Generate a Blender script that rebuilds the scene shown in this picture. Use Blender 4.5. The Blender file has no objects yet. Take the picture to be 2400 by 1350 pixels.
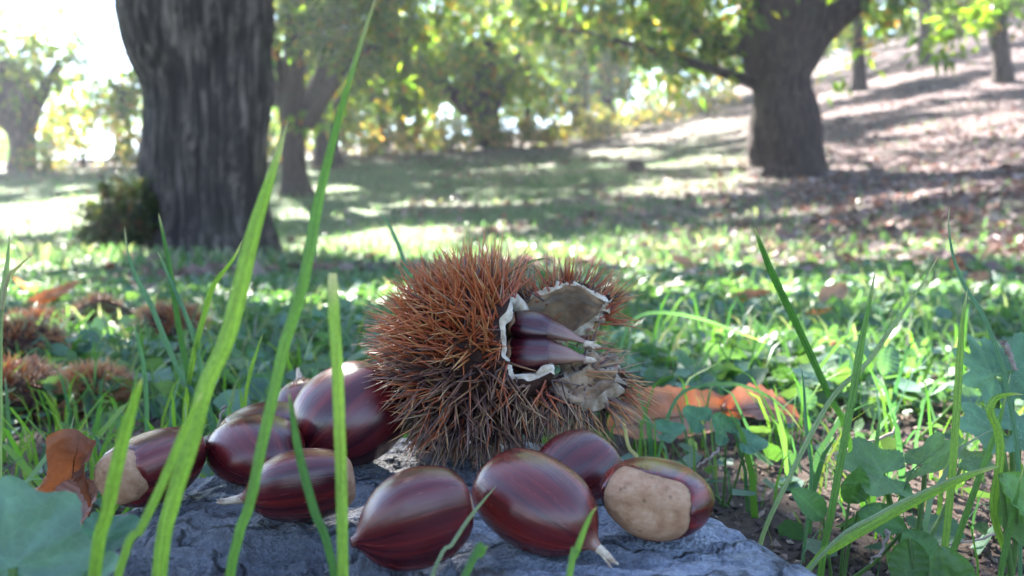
import bpy, math, random
import numpy as np
from mathutils import Vector, Matrix, noise

scene = bpy.context.scene
COL = scene.collection
R = math.radians

# ------------------------------------------------------------------ camera
FPX = 2000.0                       # focal length in pixels of the 2400 px wide photograph
ZC = 0.105                         # camera height above the soil
PITCH = math.atan(130 / FPX)
cam_d = bpy.data.cameras.new('camera')
cam_d.sensor_width = 36.0
cam_d.lens = 36.0 * FPX / 2400
cam_d.clip_start = 0.01
cam_d.clip_end = 1000
cam_d.dof.use_dof = True
cam_d.dof.focus_distance = 0.238
cam_d.dof.aperture_fstop = 17.0
cam = bpy.data.objects.new('camera', cam_d)
COL.objects.link(cam)
cam.location = (0, 0, ZC)
cam.rotation_euler = (R(90) - PITCH, 0, 0)
scene.camera = cam

# ------------------------------------------------------------------ sky and sun
SUN_EL, SUN_AZ = R(40), R(-26)     # azimuth measured from +Y (view direction) towards +X
SUN = np.array([math.sin(SUN_AZ) * math.cos(SUN_EL), math.cos(SUN_AZ) * math.cos(SUN_EL), math.sin(SUN_EL)])
world = bpy.data.worlds.new('World')
scene.world = world
world.use_nodes = True
wn = world.node_tree
wn.nodes.clear()
sky = wn.nodes.new('ShaderNodeTexSky')
sky.sky_type = 'NISHITA'
sky.sun_disc = False
sky.sun_elevation = SUN_EL
sky.sun_rotation = SUN_AZ
sky.altitude = 600
sky.air_density = 1.0
sky.dust_density = 0.5
sky.ozone_density = 3.0
bgn = wn.nodes.new('ShaderNodeBackground')
bgn.inputs['Strength'].default_value = 0.05
wo = wn.nodes.new('ShaderNodeOutputWorld')
wn.links.new(sky.outputs[0], bgn.inputs[0])
wn.links.new(bgn.outputs[0], wo.inputs[0])

sun_d = bpy.data.lights.new('sun', 'SUN')
sun_d.energy = 5.0
sun_d.angle = R(0.53)
sun_d.color = (1.0, 0.95, 0.88)
sun_o = bpy.data.objects.new('sun', sun_d)
COL.objects.link(sun_o)
sun_o.rotation_euler = Vector(-SUN).to_track_quat('-Z', 'Y').to_euler()

scene.view_settings.view_transform = 'Standard'
scene.view_settings.look = 'None'
scene.view_settings.exposure = 3.9
scene.view_settings.gamma = 1.0
scene.view_settings.use_curve_mapping = False
scene.render.engine = 'CYCLES'
scene.cycles.use_denoising = True
scene.cycles.max_bounces = 8
scene.cycles.volume_bounces = 0
scene.cycles.sample_clamp_indirect = 6.0

rng = np.random.default_rng(11)
random.seed(5)

# ------------------------------------------------------------------ helpers
CP, SP = math.cos(PITCH), math.sin(PITCH)


def at(px, py, d):
    """Point of the place seen at pixel (px, py) of the photograph, d metres ahead."""
    a, b = (px - 1200) / FPX, (675 - py) / FPX
    v = Vector((a, CP + b * SP, b * CP - SP))
    return Vector((0, 0, ZC)) + v * (d / v.y)


def tag(o, label=None, cat=None, group=None, kind=None):
    if label: o['label'] = label
    if cat: o['category'] = cat
    if group: o['group'] = group
    if kind: o['kind'] = kind
    return o


def empty(name, loc, label, cat, group=None):
    o = bpy.data.objects.new(name, None)
    o.empty_display_size = 0.02
    COL.objects.link(o)
    o.location = loc
    return tag(o, label, cat, group)


def mesh_np(name, V, F, mat, parent=None, smooth=True, col=None, vecs=None):
    """V (n,3), F (m,k) int array or list of polygons; coordinates are world coordinates."""
    me = bpy.data.meshes.new(name)
    V = np.asarray(V, dtype=np.float32)
    off = np.zeros(3, np.float32)
    if parent is not None:
        p = parent
        while p is not None:
            off = off + np.array(p.location, np.float32)
            p = p.parent
    V = V - off
    if isinstance(F, np.ndarray):
        m, k = F.shape
        me.vertices.add(len(V))
        me.vertices.foreach_set('co', V.ravel())
        me.loops.add(m * k)
        me.loops.foreach_set('vertex_index', F.astype(np.int32).ravel())
        me.polygons.add(m)
        me.polygons.foreach_set('loop_start', np.arange(0, m * k, k, dtype=np.int32))
        me.polygons.foreach_set('loop_total', np.full(m, k, dtype=np.int32))
        me.update(calc_edges=True)
        me.validate()
    else:
        me.from_pydata([tuple(map(float, v)) for v in V], [], F)
    me.polygons.foreach_set('use_smooth', np.full(len(me.polygons), smooth))
    if col is not None:
        a = me.attributes.new('col', 'FLOAT_COLOR', 'POINT')
        c = np.ones((len(V), 4), np.float32)
        c[:, :3] = col
        a.data.foreach_set('color', c.ravel())
    if vecs is not None:
        a = me.attributes.new('nutco', 'FLOAT_VECTOR', 'POINT')
        a.data.foreach_set('vector', np.asarray(vecs, np.float32).ravel())
    if mat: me.materials.append(mat)
    o = bpy.data.objects.new(name, me)
    COL.objects.link(o)
    o.parent = parent
    return o


def grid_faces(nu, nv, wrap=False):
    """Quads of a grid with nu rows and nv columns."""
    i = np.arange(nu - 1)[:, None]
    j = np.arange(nv if wrap else nv - 1)[None, :]
    j2 = (j + 1) % nv
    a = i * nv + j; b = i * nv + j2; c = (i + 1) * nv + j2; d = (i + 1) * nv + j
    return np.stack([a, b, c, d], -1).reshape(-1, 4)


def catmull(P, n):
    P = np.asarray(P, float)
    P = np.vstack([2 * P[0] - P[1], P, 2 * P[-1] - P[-2]])
    out = []
    segs = len(P) - 3
    for t in np.linspace(0, segs, n):
        i = min(int(t), segs - 1); f = t - i
        a, b, c, d = P[i:i + 4]
        out.append(.5 * (2 * b + (c - a) * f + (2 * a - 5 * b + 4 * c - d) * f * f + (3 * b - a - 3 * c + d) * f ** 3))
    return np.array(out)


def sweep(path, rad, nseg=12, disp=None, cap=True):
    """Tube along path (n,3) with radius per point."""
    path = np.asarray(path, float); n = len(path)
    T = np.gradient(path, axis=0); T /= np.linalg.norm(T, axis=1)[:, None] + 1e-12
    ref = np.array([1., 0, 0]) if abs(T[0][0]) < .8 else np.array([0, 1., 0])
    V = []
    for i in range(n):
        A = ref - T[i] * ref.dot(T[i]); A /= np.linalg.norm(A); ref = A
        B = np.cross(T[i], A)
        for j in range(nseg):
            ph = 2 * math.pi * j / nseg
            r = rad[i]
            if disp: r *= disp(ph, i / (n - 1), path[i][2])
            V.append(path[i] + r * (math.cos(ph) * A + math.sin(ph) * B))
    F = grid_faces(n, nseg, True)
    return np.array(V), F


def nhash(ix, iy, s):
    h = np.sin(ix * 127.1 + iy * 311.7 + s * 74.7) * 43758.5453
    return h - np.floor(h)


def vnoise(x, y, s=0.0):
    ix, iy = np.floor(x), np.floor(y)
    fx, fy = x - ix, y - iy
    fx = fx * fx * (3 - 2 * fx); fy = fy * fy * (3 - 2 * fy)
    a = nhash(ix, iy, s); b = nhash(ix + 1, iy, s); c = nhash(ix, iy + 1, s); d = nhash(ix + 1, iy + 1, s)
    return (a * (1 - fx) + b * fx) * (1 - fy) + (c * (1 - fx) + d * fx) * fy


def unit(v):
    return v / (np.linalg.norm(v, axis=-1, keepdims=True) + 1e-12)


# ------------------------------------------------------------------ materials
def new_mat(name):
    m = bpy.data.materials.new(name)
    m.use_nodes = True
    nt = m.node_tree
    nt.nodes.clear()
    out = nt.nodes.new('ShaderNodeOutputMaterial')

    def nd(t, ins=None, **props):
        n = nt.nodes.new('ShaderNode' + t)
        for k, v in props.items(): setattr(n, k, v)
        for k, v in (ins or {}).items():
            s = n.inputs[k]
            if isinstance(v, bpy.types.NodeSocket): nt.links.new(v, s)
            else: s.default_value = v
        return n
    return m, nt, nd, out


def rgba(c): return (c[0], c[1], c[2], 1)


def ramp(nd, fac, stops):
    n = nd('ValToRGB', {'Fac': fac})
    e = n.color_ramp.elements
    while len(e) < len(stops): e.new(.5)
    for i, (p, c) in enumerate(stops):
        e[i].position = p; e[i].color = rgba(c)
    return n.outputs[0]


def mapped(nd, vec, scale):
    return nd('Mapping', {'Vector': vec, 'Scale': scale}).outputs[0]


def m_foliage(name, trans=.45, rough=.5, tint=(1.5, 1.7, .7), bump=0., spec=.4, vein=0.):
    m, nt, nd, out = new_mat(name)
    a = nd('Attribute', attribute_name='col')
    tc = nd('TexCoord')
    nz = nd('TexNoise', {'Vector': tc.outputs['Object'], 'Scale': 60. if bump else 3., 'Detail': 4.})
    var = nd('MapRange', {'Value': nz.outputs[0], 'From Min': .25, 'From Max': .75, 'To Min': .72, 'To Max': 1.25})
    base = nd('VectorMath', {0: a.outputs['Color'], 1: var.outputs[0]}, operation='MULTIPLY')
    p = nd('BsdfPrincipled', {'Base Color': base.outputs[0], 'Roughness': rough, 'Specular IOR Level': spec})
    if bump:
        vz = nd('TexVoronoi', {'Vector': tc.outputs['Object'], 'Scale': 380.}, feature='DISTANCE_TO_EDGE')
        nb = nd('TexNoise', {'Vector': tc.outputs['Object'], 'Scale': 500., 'Detail': 3.})
        ad = nd('Math', {0: vz.outputs[0], 1: nb.outputs[0]}, operation='ADD')
        vn = nd('MapRange', {'Value': vz.outputs['Distance'], 'From Min': 0., 'From Max': .09, 'To Min': 1.12, 'To Max': .98})
        base = nd('VectorMath', {0: base.outputs[0], 1: vn.outputs[0]}, operation='MULTIPLY')
        nt.links.new(base.outputs[0], p.inputs['Base Color'])
        b = nd('Bump', {'Height': ad.outputs[0], 'Strength': bump, 'Distance': .0006})
        nt.links.new(b.outputs[0], p.inputs['Normal'])
    tcol = nd('VectorMath', {0: base.outputs[0], 1: tint}, operation='MULTIPLY')
    t = nd('BsdfTranslucent', {'Color': tcol.outputs[0]})
    mx = nd('MixShader', {0: trans, 1: p.outputs[0], 2: t.outputs[0]})
    nt.links.new(mx.outputs[0], out.inputs[0])
    return m


M_LEAF = m_foliage('tree_leaf', .58, .45, (1.7, 1.8, .7))
M_GRASS = m_foliage('grass', .45, .36, (1.35, 1.6, .7))


def m_blade():
    m, nt, nd, out = new_mat('grass_blade_ribbed')
    a = nd('Attribute', attribute_name='col')
    g = nd('Attribute', attribute_name='nutco')
    ob = nd('ObjectInfo')
    n1 = nd('TexNoise', {'Vector': mapped(nd, g.outputs['Vector'], (9., 1.5, 1.)), 'Scale': 1.6, 'Detail': 3.})
    n2 = nd('TexNoise', {'Vector': mapped(nd, g.outputs['Vector'], (2., 22., 1.)), 'Scale': 1., 'Detail': 5., 'Roughness': .7})
    k1 = nd('MapRange', {'Value': n1.outputs[0], 'From Min': .3, 'From Max': .7, 'To Min': .6, 'To Max': 1.4})
    k2 = nd('MapRange', {'Value': n2.outputs[0], 'From Min': .3, 'From Max': .7, 'To Min': .75, 'To Max': 1.25})
    kk = nd('Math', {0: k1.outputs[0], 1: k2.outputs[0]}, operation='MULTIPLY')
    c = nd('VectorMath', {0: a.outputs['Color'], 1: kk.outputs[0]}, operation='MULTIPLY')
    sp = nd('MapRange', {'Value': n2.outputs[0], 'From Min': .68, 'From Max': .74, 'To Min': 0., 'To Max': .55})
    c2 = nd('MixRGB', {'Fac': sp.outputs[0], 'Color1': c.outputs[0], 'Color2': rgba((.2, .16, .07))})
    b = nd('Bump', {'Height': n1.outputs[0], 'Strength': .5, 'Distance': .0004})
    p = nd('BsdfPrincipled', {'Base Color': c2.outputs[0], 'Roughness': .4, 'Specular IOR Level': .45, 'Normal': b.outputs[0]})
    tcol = nd('VectorMath', {0: c2.outputs[0], 1: (1.6, 1.7, .6)}, operation='MULTIPLY')
    t = nd('BsdfTranslucent', {'Color': tcol.outputs[0]})
    mx = nd('MixShader', {0: .5, 1: p.outputs[0], 2: t.outputs[0]})
    nt.links.new(mx.outputs[0], out.inputs[0])
    return m


M_BLADE = m_blade()
M_WEED = m_foliage('weed_leaf', .35, .52, (1.4, 1.7, .5), bump=.5)
M_LITTER = m_foliage('leaf_litter', .15, .7, (1.1, .95, .85), spec=.25)
M_DEAD = m_foliage('dead_leaf', .35, .6, (1.6, .9, .5), bump=.45, spec=.3)


def m_bark(name, c1, c2, sc=9., strength=.9):
    m, nt, nd, out = new_mat(name)
    tc = nd('TexCoord')
    v = mapped(nd, tc.outputs['Object'], (sc * 1.8, sc * 1.8, sc * .2))
    n1 = nd('TexNoise', {'Vector': v, 'Scale': 1.6, 'Detail': 6., 'Roughness': .65, 'Distortion': .6})
    n2 = nd('TexNoise', {'Vector': tc.outputs['Object'], 'Scale': 2.2, 'Detail': 3.})
    c = ramp(nd, n1.outputs[0], [(.32, tuple(x * .35 for x in c1)), (.5, c1), (.68, c2)])
    moss = nd('MapRange', {'Value': n2.outputs[0], 'From Min': .55, 'From Max': .72, 'To Min': 0., 'To Max': .45})
    mc = nd('MixRGB', {'Fac': moss.outputs[0], 'Color1': c, 'Color2': rgba((.05, .055, .03))})
    b = nd('Bump', {'Height': n1.outputs[0], 'Strength': strength, 'Distance': .05})
    p = nd('BsdfPrincipled', {'Base Color': mc.outputs[0], 'Roughness': .9, 'Specular IOR Level': .2, 'Normal': b.outputs[0]})
    nt.links.new(p.outputs[0], out.inputs[0])
    return m


M_BARK = m_bark('bark_furrowed', (.045, .034, .034), (.175, .135, .125), 9)
M_BARK2 = m_bark('bark_rough', (.036, .026, .024), (.09, .063, .053), 14)


def m_ground():
    m, nt, nd, out = new_mat('ground_soil_and_turf')
    tc = nd('TexCoord')
    P = tc.outputs['Object']
    a = nd('Attribute', attribute_name='col')
    n1 = nd('TexNoise', {'Vector': P, 'Scale': 9., 'Detail': 8., 'Roughness': .7})
    n2 = nd('TexNoise', {'Vector': P, 'Scale': 90., 'Detail': 6., 'Roughness': .75})
    f = nd('MapRange', {'Value': n1.outputs[0], 'From Min': .3, 'From Max': .7, 'To Min': .55, 'To Max': 1.35})
    g = nd('MapRange', {'Value': n2.outputs[0], 'From Min': .3, 'From Max': .7, 'To Min': .45, 'To Max': 1.45})
    k = nd('Math', {0: f.outputs[0], 1: g.outputs[0]}, operation='MULTIPLY')
    c = nd('VectorMath', {0: a.outputs['Color'], 1: k.outputs[0]}, operation='MULTIPLY')
    b = nd('Bump', {'Height': n2.outputs[0], 'Strength': .8, 'Distance': .006})
    p = nd('BsdfPrincipled', {'Base Color': c.outputs[0], 'Roughness': .95, 'Specular IOR Level': .2, 'Normal': b.outputs[0]})
    nt.links.new(p.outputs[0], out.inputs[0])
    return m


def m_rock():
    m, nt, nd, out = new_mat('slate')
    tc = nd('TexCoord')
    P = tc.outputs['Object']
    v = nd('Mapping', {'Vector': P, 'Scale': (60., 130., 260.), 'Rotation': (.15, .1, .5)}).outputs[0]
    n1 = nd('TexNoise', {'Vector': v, 'Scale': 1., 'Detail': 9., 'Roughness': .68, 'Distortion': .8})
    n2 = nd('TexNoise', {'Vector': P, 'Scale': 38., 'Detail': 5.})
    n3 = nd('TexNoise', {'Vector': P, 'Scale': 900., 'Detail': 3.})
    c = ramp(nd, n1.outputs[0], [(.3, (.05, .054, .07)), (.45, (.18, .2, .245)), (.6, (.28, .305, .36)), (.76, (.44, .46, .49))])
    w = nd('MapRange', {'Value': n2.outputs[0], 'From Min': .35, 'From Max': .7, 'To Min': .7, 'To Max': 1.25})
    s = nd('MapRange', {'Value': n3.outputs[0], 'From Min': .3, 'From Max': .7, 'To Min': .75, 'To Max': 1.3})
    k = nd('Math', {0: w.outputs[0], 1: s.outputs[0]}, operation='MULTIPLY')
    cc = nd('VectorMath', {0: c, 1: k.outputs[0]}, operation='MULTIPLY')
    st = nd('TexNoise', {'Vector': P, 'Scale': 22., 'Detail': 6., 'Roughness': .7})
    sf = nd('MapRange', {'Value': st.outputs[0], 'From Min': .52, 'From Max': .68, 'To Min': 0., 'To Max': .55})
    sx = nd('SeparateXYZ', {0: P}).outputs['X']
    wob = nd('MapRange', {'Value': st.outputs[0], 'From Min': .3, 'From Max': .7, 'To Min': -.03, 'To Max': .03})
    sxw = nd('Math', {0: sx, 1: wob.outputs[0]}, operation='ADD')
    lft = nd('MapRange', {'Value': sxw.outputs[0], 'From Min': .0, 'From Max': -.04, 'To Min': 0., 'To Max': .6})
    sf = nd('Math', {0: sf.outputs[0], 1: lft.outputs[0]}, operation='MAXIMUM')
    c5 = nd('MixRGB', {'Fac': sf.outputs[0], 'Color1': cc.outputs[0], 'Color2': rgba((.085, .075, .07))})
    lv = nd('TexNoise', {'Vector': P, 'Scale': 150., 'Detail': 4., 'Roughness': .6})
    lf = nd('MapRange', {'Value': lv.outputs[0], 'From Min': .64, 'From Max': .72, 'To Min': 0., 'To Max': .6})
    cc = nd('MixRGB', {'Fac': lf.outputs[0], 'Color1': c5.outputs[0], 'Color2': rgba((.36, .36, .33))})
    wv = nd('TexNoise', {'Vector': P, 'Scale': 45., 'Detail': 4.})
    wv2 = nd('VectorMath', {0: wv.outputs['Color'], 1: (.03, .03, .03)}, operation='MULTIPLY')
    cp = nd('VectorMath', {0: P, 1: wv2.outputs[0]}, operation='ADD')
    cr = nd('TexVoronoi', {'Vector': nd('Mapping', {'Vector': cp.outputs[0], 'Scale': (16., 48., 30.), 'Rotation': (0., 0., .35)}).outputs[0], 'Scale': 1.}, feature='DISTANCE_TO_EDGE')
    ck = nd('MapRange', {'Value': cr.outputs['Distance'], 'From Min': 0., 'From Max': .045, 'To Min': .25, 'To Max': 1.})
    cc = nd('VectorMath', {0: cc.outputs[0], 1: ck.outputs[0]}, operation='MULTIPLY')
    h0 = nd('Math', {0: n1.outputs[0], 1: n3.outputs[0]}, operation='ADD')
    h = nd('Math', {0: h0.outputs[0], 1: ck.outputs[0]}, operation='ADD')
    b = nd('Bump', {'Height': h.outputs[0], 'Strength': 1., 'Distance': .0028})
    p = nd('BsdfPrincipled', {'Base Color': cc.outputs[0], 'Roughness': .6, 'Specular IOR Level': .45, 'Normal': b.outputs[0]})
    nt.links.new(p.outputs[0], out.inputs[0])
    return m


def m_nut():
    m, nt, nd, out = new_mat('chestnut_shell')
    a = nd('Attribute', attribute_name='nutco')
    oi = nd('ObjectInfo')
    off = nd('VectorMath', {0: a.outputs['Vector'], 1: oi.outputs['Location']}, operation='ADD')
    seedv = nd('VectorMath', {0: oi.outputs['Location'], 1: (90., 70., 50.)}, operation='MULTIPLY')
    sv = nd('VectorMath', {0: mapped(nd, a.outputs['Vector'], (3.2, 3.2, .7)), 1: seedv.outputs[0]}, operation='ADD')
    n1 = nd('TexNoise', {'Vector': sv.outputs[0], 'Scale': 1., 'Detail': 4., 'Roughness': .6})
    fv = nd('VectorMath', {0: mapped(nd, a.outputs['Vector'], (40., 40., 1.3)), 1: seedv.outputs[0]}, operation='ADD')
    n2 = nd('TexNoise', {'Vector': fv.outputs[0], 'Scale': 1., 'Detail': 3.})
    c = ramp(nd, n1.outputs[0], [(.3, (.015, .0025, .005)), (.45, (.062, .0065, .009)), (.62, (.12, .0115, .010)), (.82, (.185, .027, .013))])
    u = nd('SeparateXYZ', {0: a.outputs['Vector']}).outputs['Z']
    ufac = nd('MapRange', {'Value': u, 'From Min': oi.outputs['Alpha'], 'From Max': nd('Math', {0: oi.outputs['Alpha'], 1: .17}, operation='ADD').outputs[0], 'To Min': 0., 'To Max': .8})
    f2 = nd('MapRange', {'Value': n2.outputs[0], 'From Min': .3, 'From Max': .7, 'To Min': .82, 'To Max': 1.18})
    c3 = nd('VectorMath', {0: c, 1: f2.outputs[0]}, operation='MULTIPLY')
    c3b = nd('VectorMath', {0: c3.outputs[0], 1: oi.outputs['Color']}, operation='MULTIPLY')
    c4 = nd('MixRGB', {'Fac': ufac.outputs[0], 'Color1': c3b.outputs[0], 'Color2': rgba((.26, .14, .1))})
    sm = nd('TexNoise', {'Vector': a.outputs['Vector'], 'Scale': 5., 'Detail': 5.})
    sm2 = nd('Math', {0: sm.outputs[0], 1: n1.outputs[0]}, operation='ADD')
    smh = nd('Math', {0: sm2.outputs[0], 1: .5}, operation='MULTIPLY')
    r = nd('MapRange', {'Value': smh.outputs[0], 'From Min': .3, 'From Max': .7, 'To Min': .13, 'To Max': .34})
    b = nd('Bump', {'Height': n2.outputs[0], 'Strength': .2, 'Distance': .0006})
    p = nd('BsdfPrincipled', {'Base Color': c4.outputs[0], 'Roughness': r.outputs[0], 'Specular IOR Level': .55, 'Normal': b.outputs[0],
                              'Coat Weight': .12, 'Coat Roughness': .1})
    nt.links.new(p.outputs[0], out.inputs[0])
    return m


def m_simple(name, stops, scale=200., rough=.85, bump=.4, dist=.0005, detail=5., spec=.2, sheen=0., stretch=None):
    m, nt, nd, out = new_mat(name)
    tc = nd('TexCoord')
    v = tc.outputs['Object'] if not stretch else mapped(nd, tc.outputs['Object'], stretch)
    n1 = nd('TexNoise', {'Vector': v, 'Scale': scale, 'Detail': detail, 'Roughness': .65})
    c = ramp(nd, n1.outputs[0], stops)
    b = nd('Bump', {'Height': n1.outputs[0], 'Strength': bump, 'Distance': dist})
    p = nd('BsdfPrincipled', {'Base Color': c, 'Roughness': rough, 'Specular IOR Level': spec, 'Normal': b.outputs[0], 'Sheen Weight': sheen})
    nt.links.new(p.outputs[0], out.inputs[0])
    return m


def m_hilum():
    m, nt, nd, out = new_mat('hilum_scar')
    a = nd('Attribute', attribute_name='nutco')
    tc = nd('TexCoord')
    n1 = nd('TexNoise', {'Vector': mapped(nd, a.outputs['Vector'], (5., 5., 9.)), 'Scale': 1., 'Detail': 5., 'Roughness': .6})
    n2 = nd('TexNoise', {'Vector': tc.outputs['Object'], 'Scale': 420., 'Detail': 6., 'Roughness': .65})
    pv = nd('TexVoronoi', {'Vector': tc.outputs['Object'], 'Scale': 330.})
    mixn = nd('Math', {0: n1.outputs[0], 1: n2.outputs[0]}, operation='ADD')
    hf = nd('Math', {0: mixn.outputs[0], 1: .5}, operation='MULTIPLY')
    c = ramp(nd, hf.outputs[0], [(.3, (.2, .095, .05)), (.48, (.3, .16, .09)), (.66, (.4, .245, .155))])
    pit = nd('MapRange', {'Value': pv.outputs['Distance'], 'From Min': .0, 'From Max': .22, 'To Min': .45, 'To Max': 1.})
    cc = nd('VectorMath', {0: c, 1: pit.outputs[0]}, operation='MULTIPLY')
    hh = nd('Math', {0: hf.outputs[0], 1: pit.outputs[0]}, operation='ADD')
    b = nd('Bump', {'Height': hh.outputs[0], 'Strength': .5, 'Distance': .0005})
    p = nd('BsdfPrincipled', {'Base Color': cc.outputs[0], 'Roughness': .65, 'Specular IOR Level': .3, 'Normal': b.outputs[0]})
    nt.links.new(p.outputs[0], out.inputs[0])
    return m


M_GROUND, M_ROCK, M_NUT, M_HILUM = m_ground(), m_rock(), m_nut(), m_hilum()
M_TIP = m_simple('nut_tassel', [(.3, (.22, .14, .1)), (.6, (.5, .4, .3))], 500)
M_HUSK = m_simple('husk_outer', [(.3, (.012, .006, .006)), (.6, (.05, .022, .015)), (.8, (.09, .045, .03))], 300, .9, .8, .001)
M_LINING = m_simple('husk_lining', [(.3, (.085, .045, .025)), (.5, (.2, .12, .065)), (.72, (.36, .25, .155))], 110, .9, .7, .0015, sheen=.4)
M_RIM2 = m_simple('husk_rim_brown', [(.3, (.08, .05, .03)), (.5, (.2, .14, .09)), (.78, (.42, .34, .26))], 260, .95, .8, .0008, sheen=.3)
M_RIM = m_simple('husk_rim', [(.3, (.2, .13, .075)), (.5, (.44, .34, .24)), (.75, (.7, .62, .52))], 300, .95, .8, .0008, sheen=.5)


def m_vcol(name, rough=.5, spec=.35):
    m, nt, nd, out = new_mat(name)
    a = nd('Attribute', attribute_name='col')
    p = nd('BsdfPrincipled', {'Base Color': a.outputs['Color'], 'Roughness': rough, 'Specular IOR Level': spec})
    nt.links.new(p.outputs[0], out.inputs[0])
    return m


M_SPINE = m_vcol('burr_spine', .38, .5)
M_DEBRIS = m_vcol('soil_debris', .9, .15)
M_TWIG = m_simple('twig_bark', [(.3, (.16, .11, .09)), (.7, (.42, .34, .29))], 300, .85, .5, .0004)

# ------------------------------------------------------------------ terrain
_ctl = [(0, -3, 0), (-3, -3, 0), (3, -3, 0), (0, 0, 0), (-1, 0, 0), (1, 0, 0), (0, 1, 0), (-.6, 1.2, 0), (.6, 1.2, 0), (0, 2.2, 0), (-1.2, 2.4, -.005), (1.2, 2.3, .01)]
for px, py, d in [(1200, 597, 4), (1200, 525, 6), (1250, 440, 9), (1300, 372, 14), (1130, 325, 20), (1360, 288, 25),
                  (480, 602, 5), (100, 598, 4), (100, 520, 7), (100, 430, 12), (50, 388, 16), (690, 456, 9.5), (880, 358, 15),
                  (2300, 630, 2), (2300, 530, 4), (2300, 440, 6), (2300, 345, 9), (2320, 262, 12), (2350, 192, 15),
                  (1840, 407, 9), (1840, 300, 14), (1900, 215, 20), (2170, 150, 18), (1490, 400, 10), (-400, 600, 4), (-400, 450, 11), (2900, 480, 4), (2900, 200, 12)]:
    p = at(px, py, d); _ctl.append((p.x, p.y, p.z))
_ctl += [(0, 45, 4), (-20, 45, 3), (-40, 30, 2.2), (20, 40, 10), (40, 25, 12), (0, 120, 4), (-90, 90, 3), (90, 90, 14), (-60, -40, 0), (60, -40, 2), (0, -60, 0), (200, 200, 12), (-200, 200, 3)]
_ctl = np.array(_ctl, float)
_C = _ctl[:, :2]


def _tps(r2): return np.where(r2 > 1e-12, .5 * r2 * np.log(r2 + 1e-12), 0)


def _fit():
    n = len(_C)
    K = _tps(((_C[:, None] - _C[None]) ** 2).sum(-1)) + np.eye(n) * .02
    Pm = np.hstack([np.ones((n, 1)), _C])
    A = np.zeros((n + 3, n + 3)); A[:n, :n] = K; A[:n, n:] = Pm; A[n:, :n] = Pm.T
    return np.linalg.solve(A, np.r_[_ctl[:, 2], 0, 0, 0])


_W = _fit()


def ground(x, y):
    x = np.asarray(x, float); y = np.asarray(y, float)
    sh = x.shape; x = x.ravel(); y = y.ravel()
    z = _W[-3] + _W[-2] * x + _W[-1] * y
    for i in range(len(_C)):
        z = z + _W[i] * _tps((x - _C[i, 0]) ** 2 + (y - _C[i, 1]) ** 2)
    r = np.hypot(x, y - .3)
    near = np.clip((r - .8) / 1.2, 0, 1)
    z = z * near + .012 * (vnoise(x * 6, y * 6, 1) - .5) * np.clip(r / .3, .2, 1) + .05 * near * (vnoise(x * 1.3, y * 1.3, 2) - .5)
    return np.clip(z, -.5, 16).reshape(sh)


def gz(x, y): return float(ground(np.array([x]), np.array([y]))[0])


_YS = np.geomspace(.2, 60, 700)


def gp(px, py):
    """Ground point seen at a pixel."""
    a, b = (px - 1200) / FPX, (675 - py) / FPX
    v = np.array([a, CP + b * SP, b * CP - SP]); v = v / v[1]
    z = ZC + v[2] * _YS; g = ground(v[0] * _YS, _YS)
    k = np.argmax(z < g) if (z < g).any() else len(_YS) - 1
    return Vector((v[0] * _YS[k], _YS[k], g[k]))


def build_ground():
    t = np.linspace(-1, 1, 260)
    xs = np.sinh(t * 7.2) / math.sinh(7.2) * 220
    u = np.linspace(0, 1, 300)
    ys = np.r_[-60, -25, -10, -4, -2, np.geomspace(.08, 260, 300) - .25]
    X, Y = np.meshgrid(xs, ys)
    Z = ground(X, Y)
    n = vnoise(X * .5, Y * .5, 4)
    hill = np.clip((X - .24 * Y + 1.2 - .6 * n) / 1.6, 0, 1) * np.clip((Y - 3.2) / 3, 0, 1)
    fy = np.clip((Y - 13) / 2.5, 0, 1)
    hill = np.maximum(hill, fy * .75)
    patch = np.clip((vnoise(X * 1.1, Y * 2.2, 6) - .45) * 4, 0, 1) * np.clip((Y - 2) / 2, 0, 1) * np.clip((X + 1.5) / 2, 0, 1)
    hill = np.maximum(hill, patch * .8)
    nr = 1 - np.clip((np.hypot(X, Y) - .5) / .5, 0, 1)
    g = np.array([.055, .085, .03]); br = np.array([.09, .064, .064]); so = np.array([.07, .05, .04])
    c = g * (1 - hill[..., None]) + br * hill[..., None]
    c = c * (1 - nr[..., None]) + so * nr[..., None]
    o = mesh_np('ground', np.stack([X, Y, Z], -1).reshape(-1, 3), grid_faces(len(ys), len(xs)), M_GROUND, col=c.reshape(-1, 3))
    tag(o, 'grassy woodland floor rising to a leaf strewn slope on the right', kind='structure')


build_ground()

# ------------------------------------------------------------------ where crown leaves are left out to let sunlight reach the ground
LIT = []          # (x, y, rx, ry) gaps cut in the foliage above to shape the sunlight, given on the ground


def lit_px(px, py, wpx, hpx):
    c = gp(px, py); a = gp(px, py - hpx); b = gp(px, py + hpx)
    LIT.append((c.x, (a.y + b.y) / 2, wpx / FPX * c.y, max(.08, (a.y - b.y) / 2)))


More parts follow.
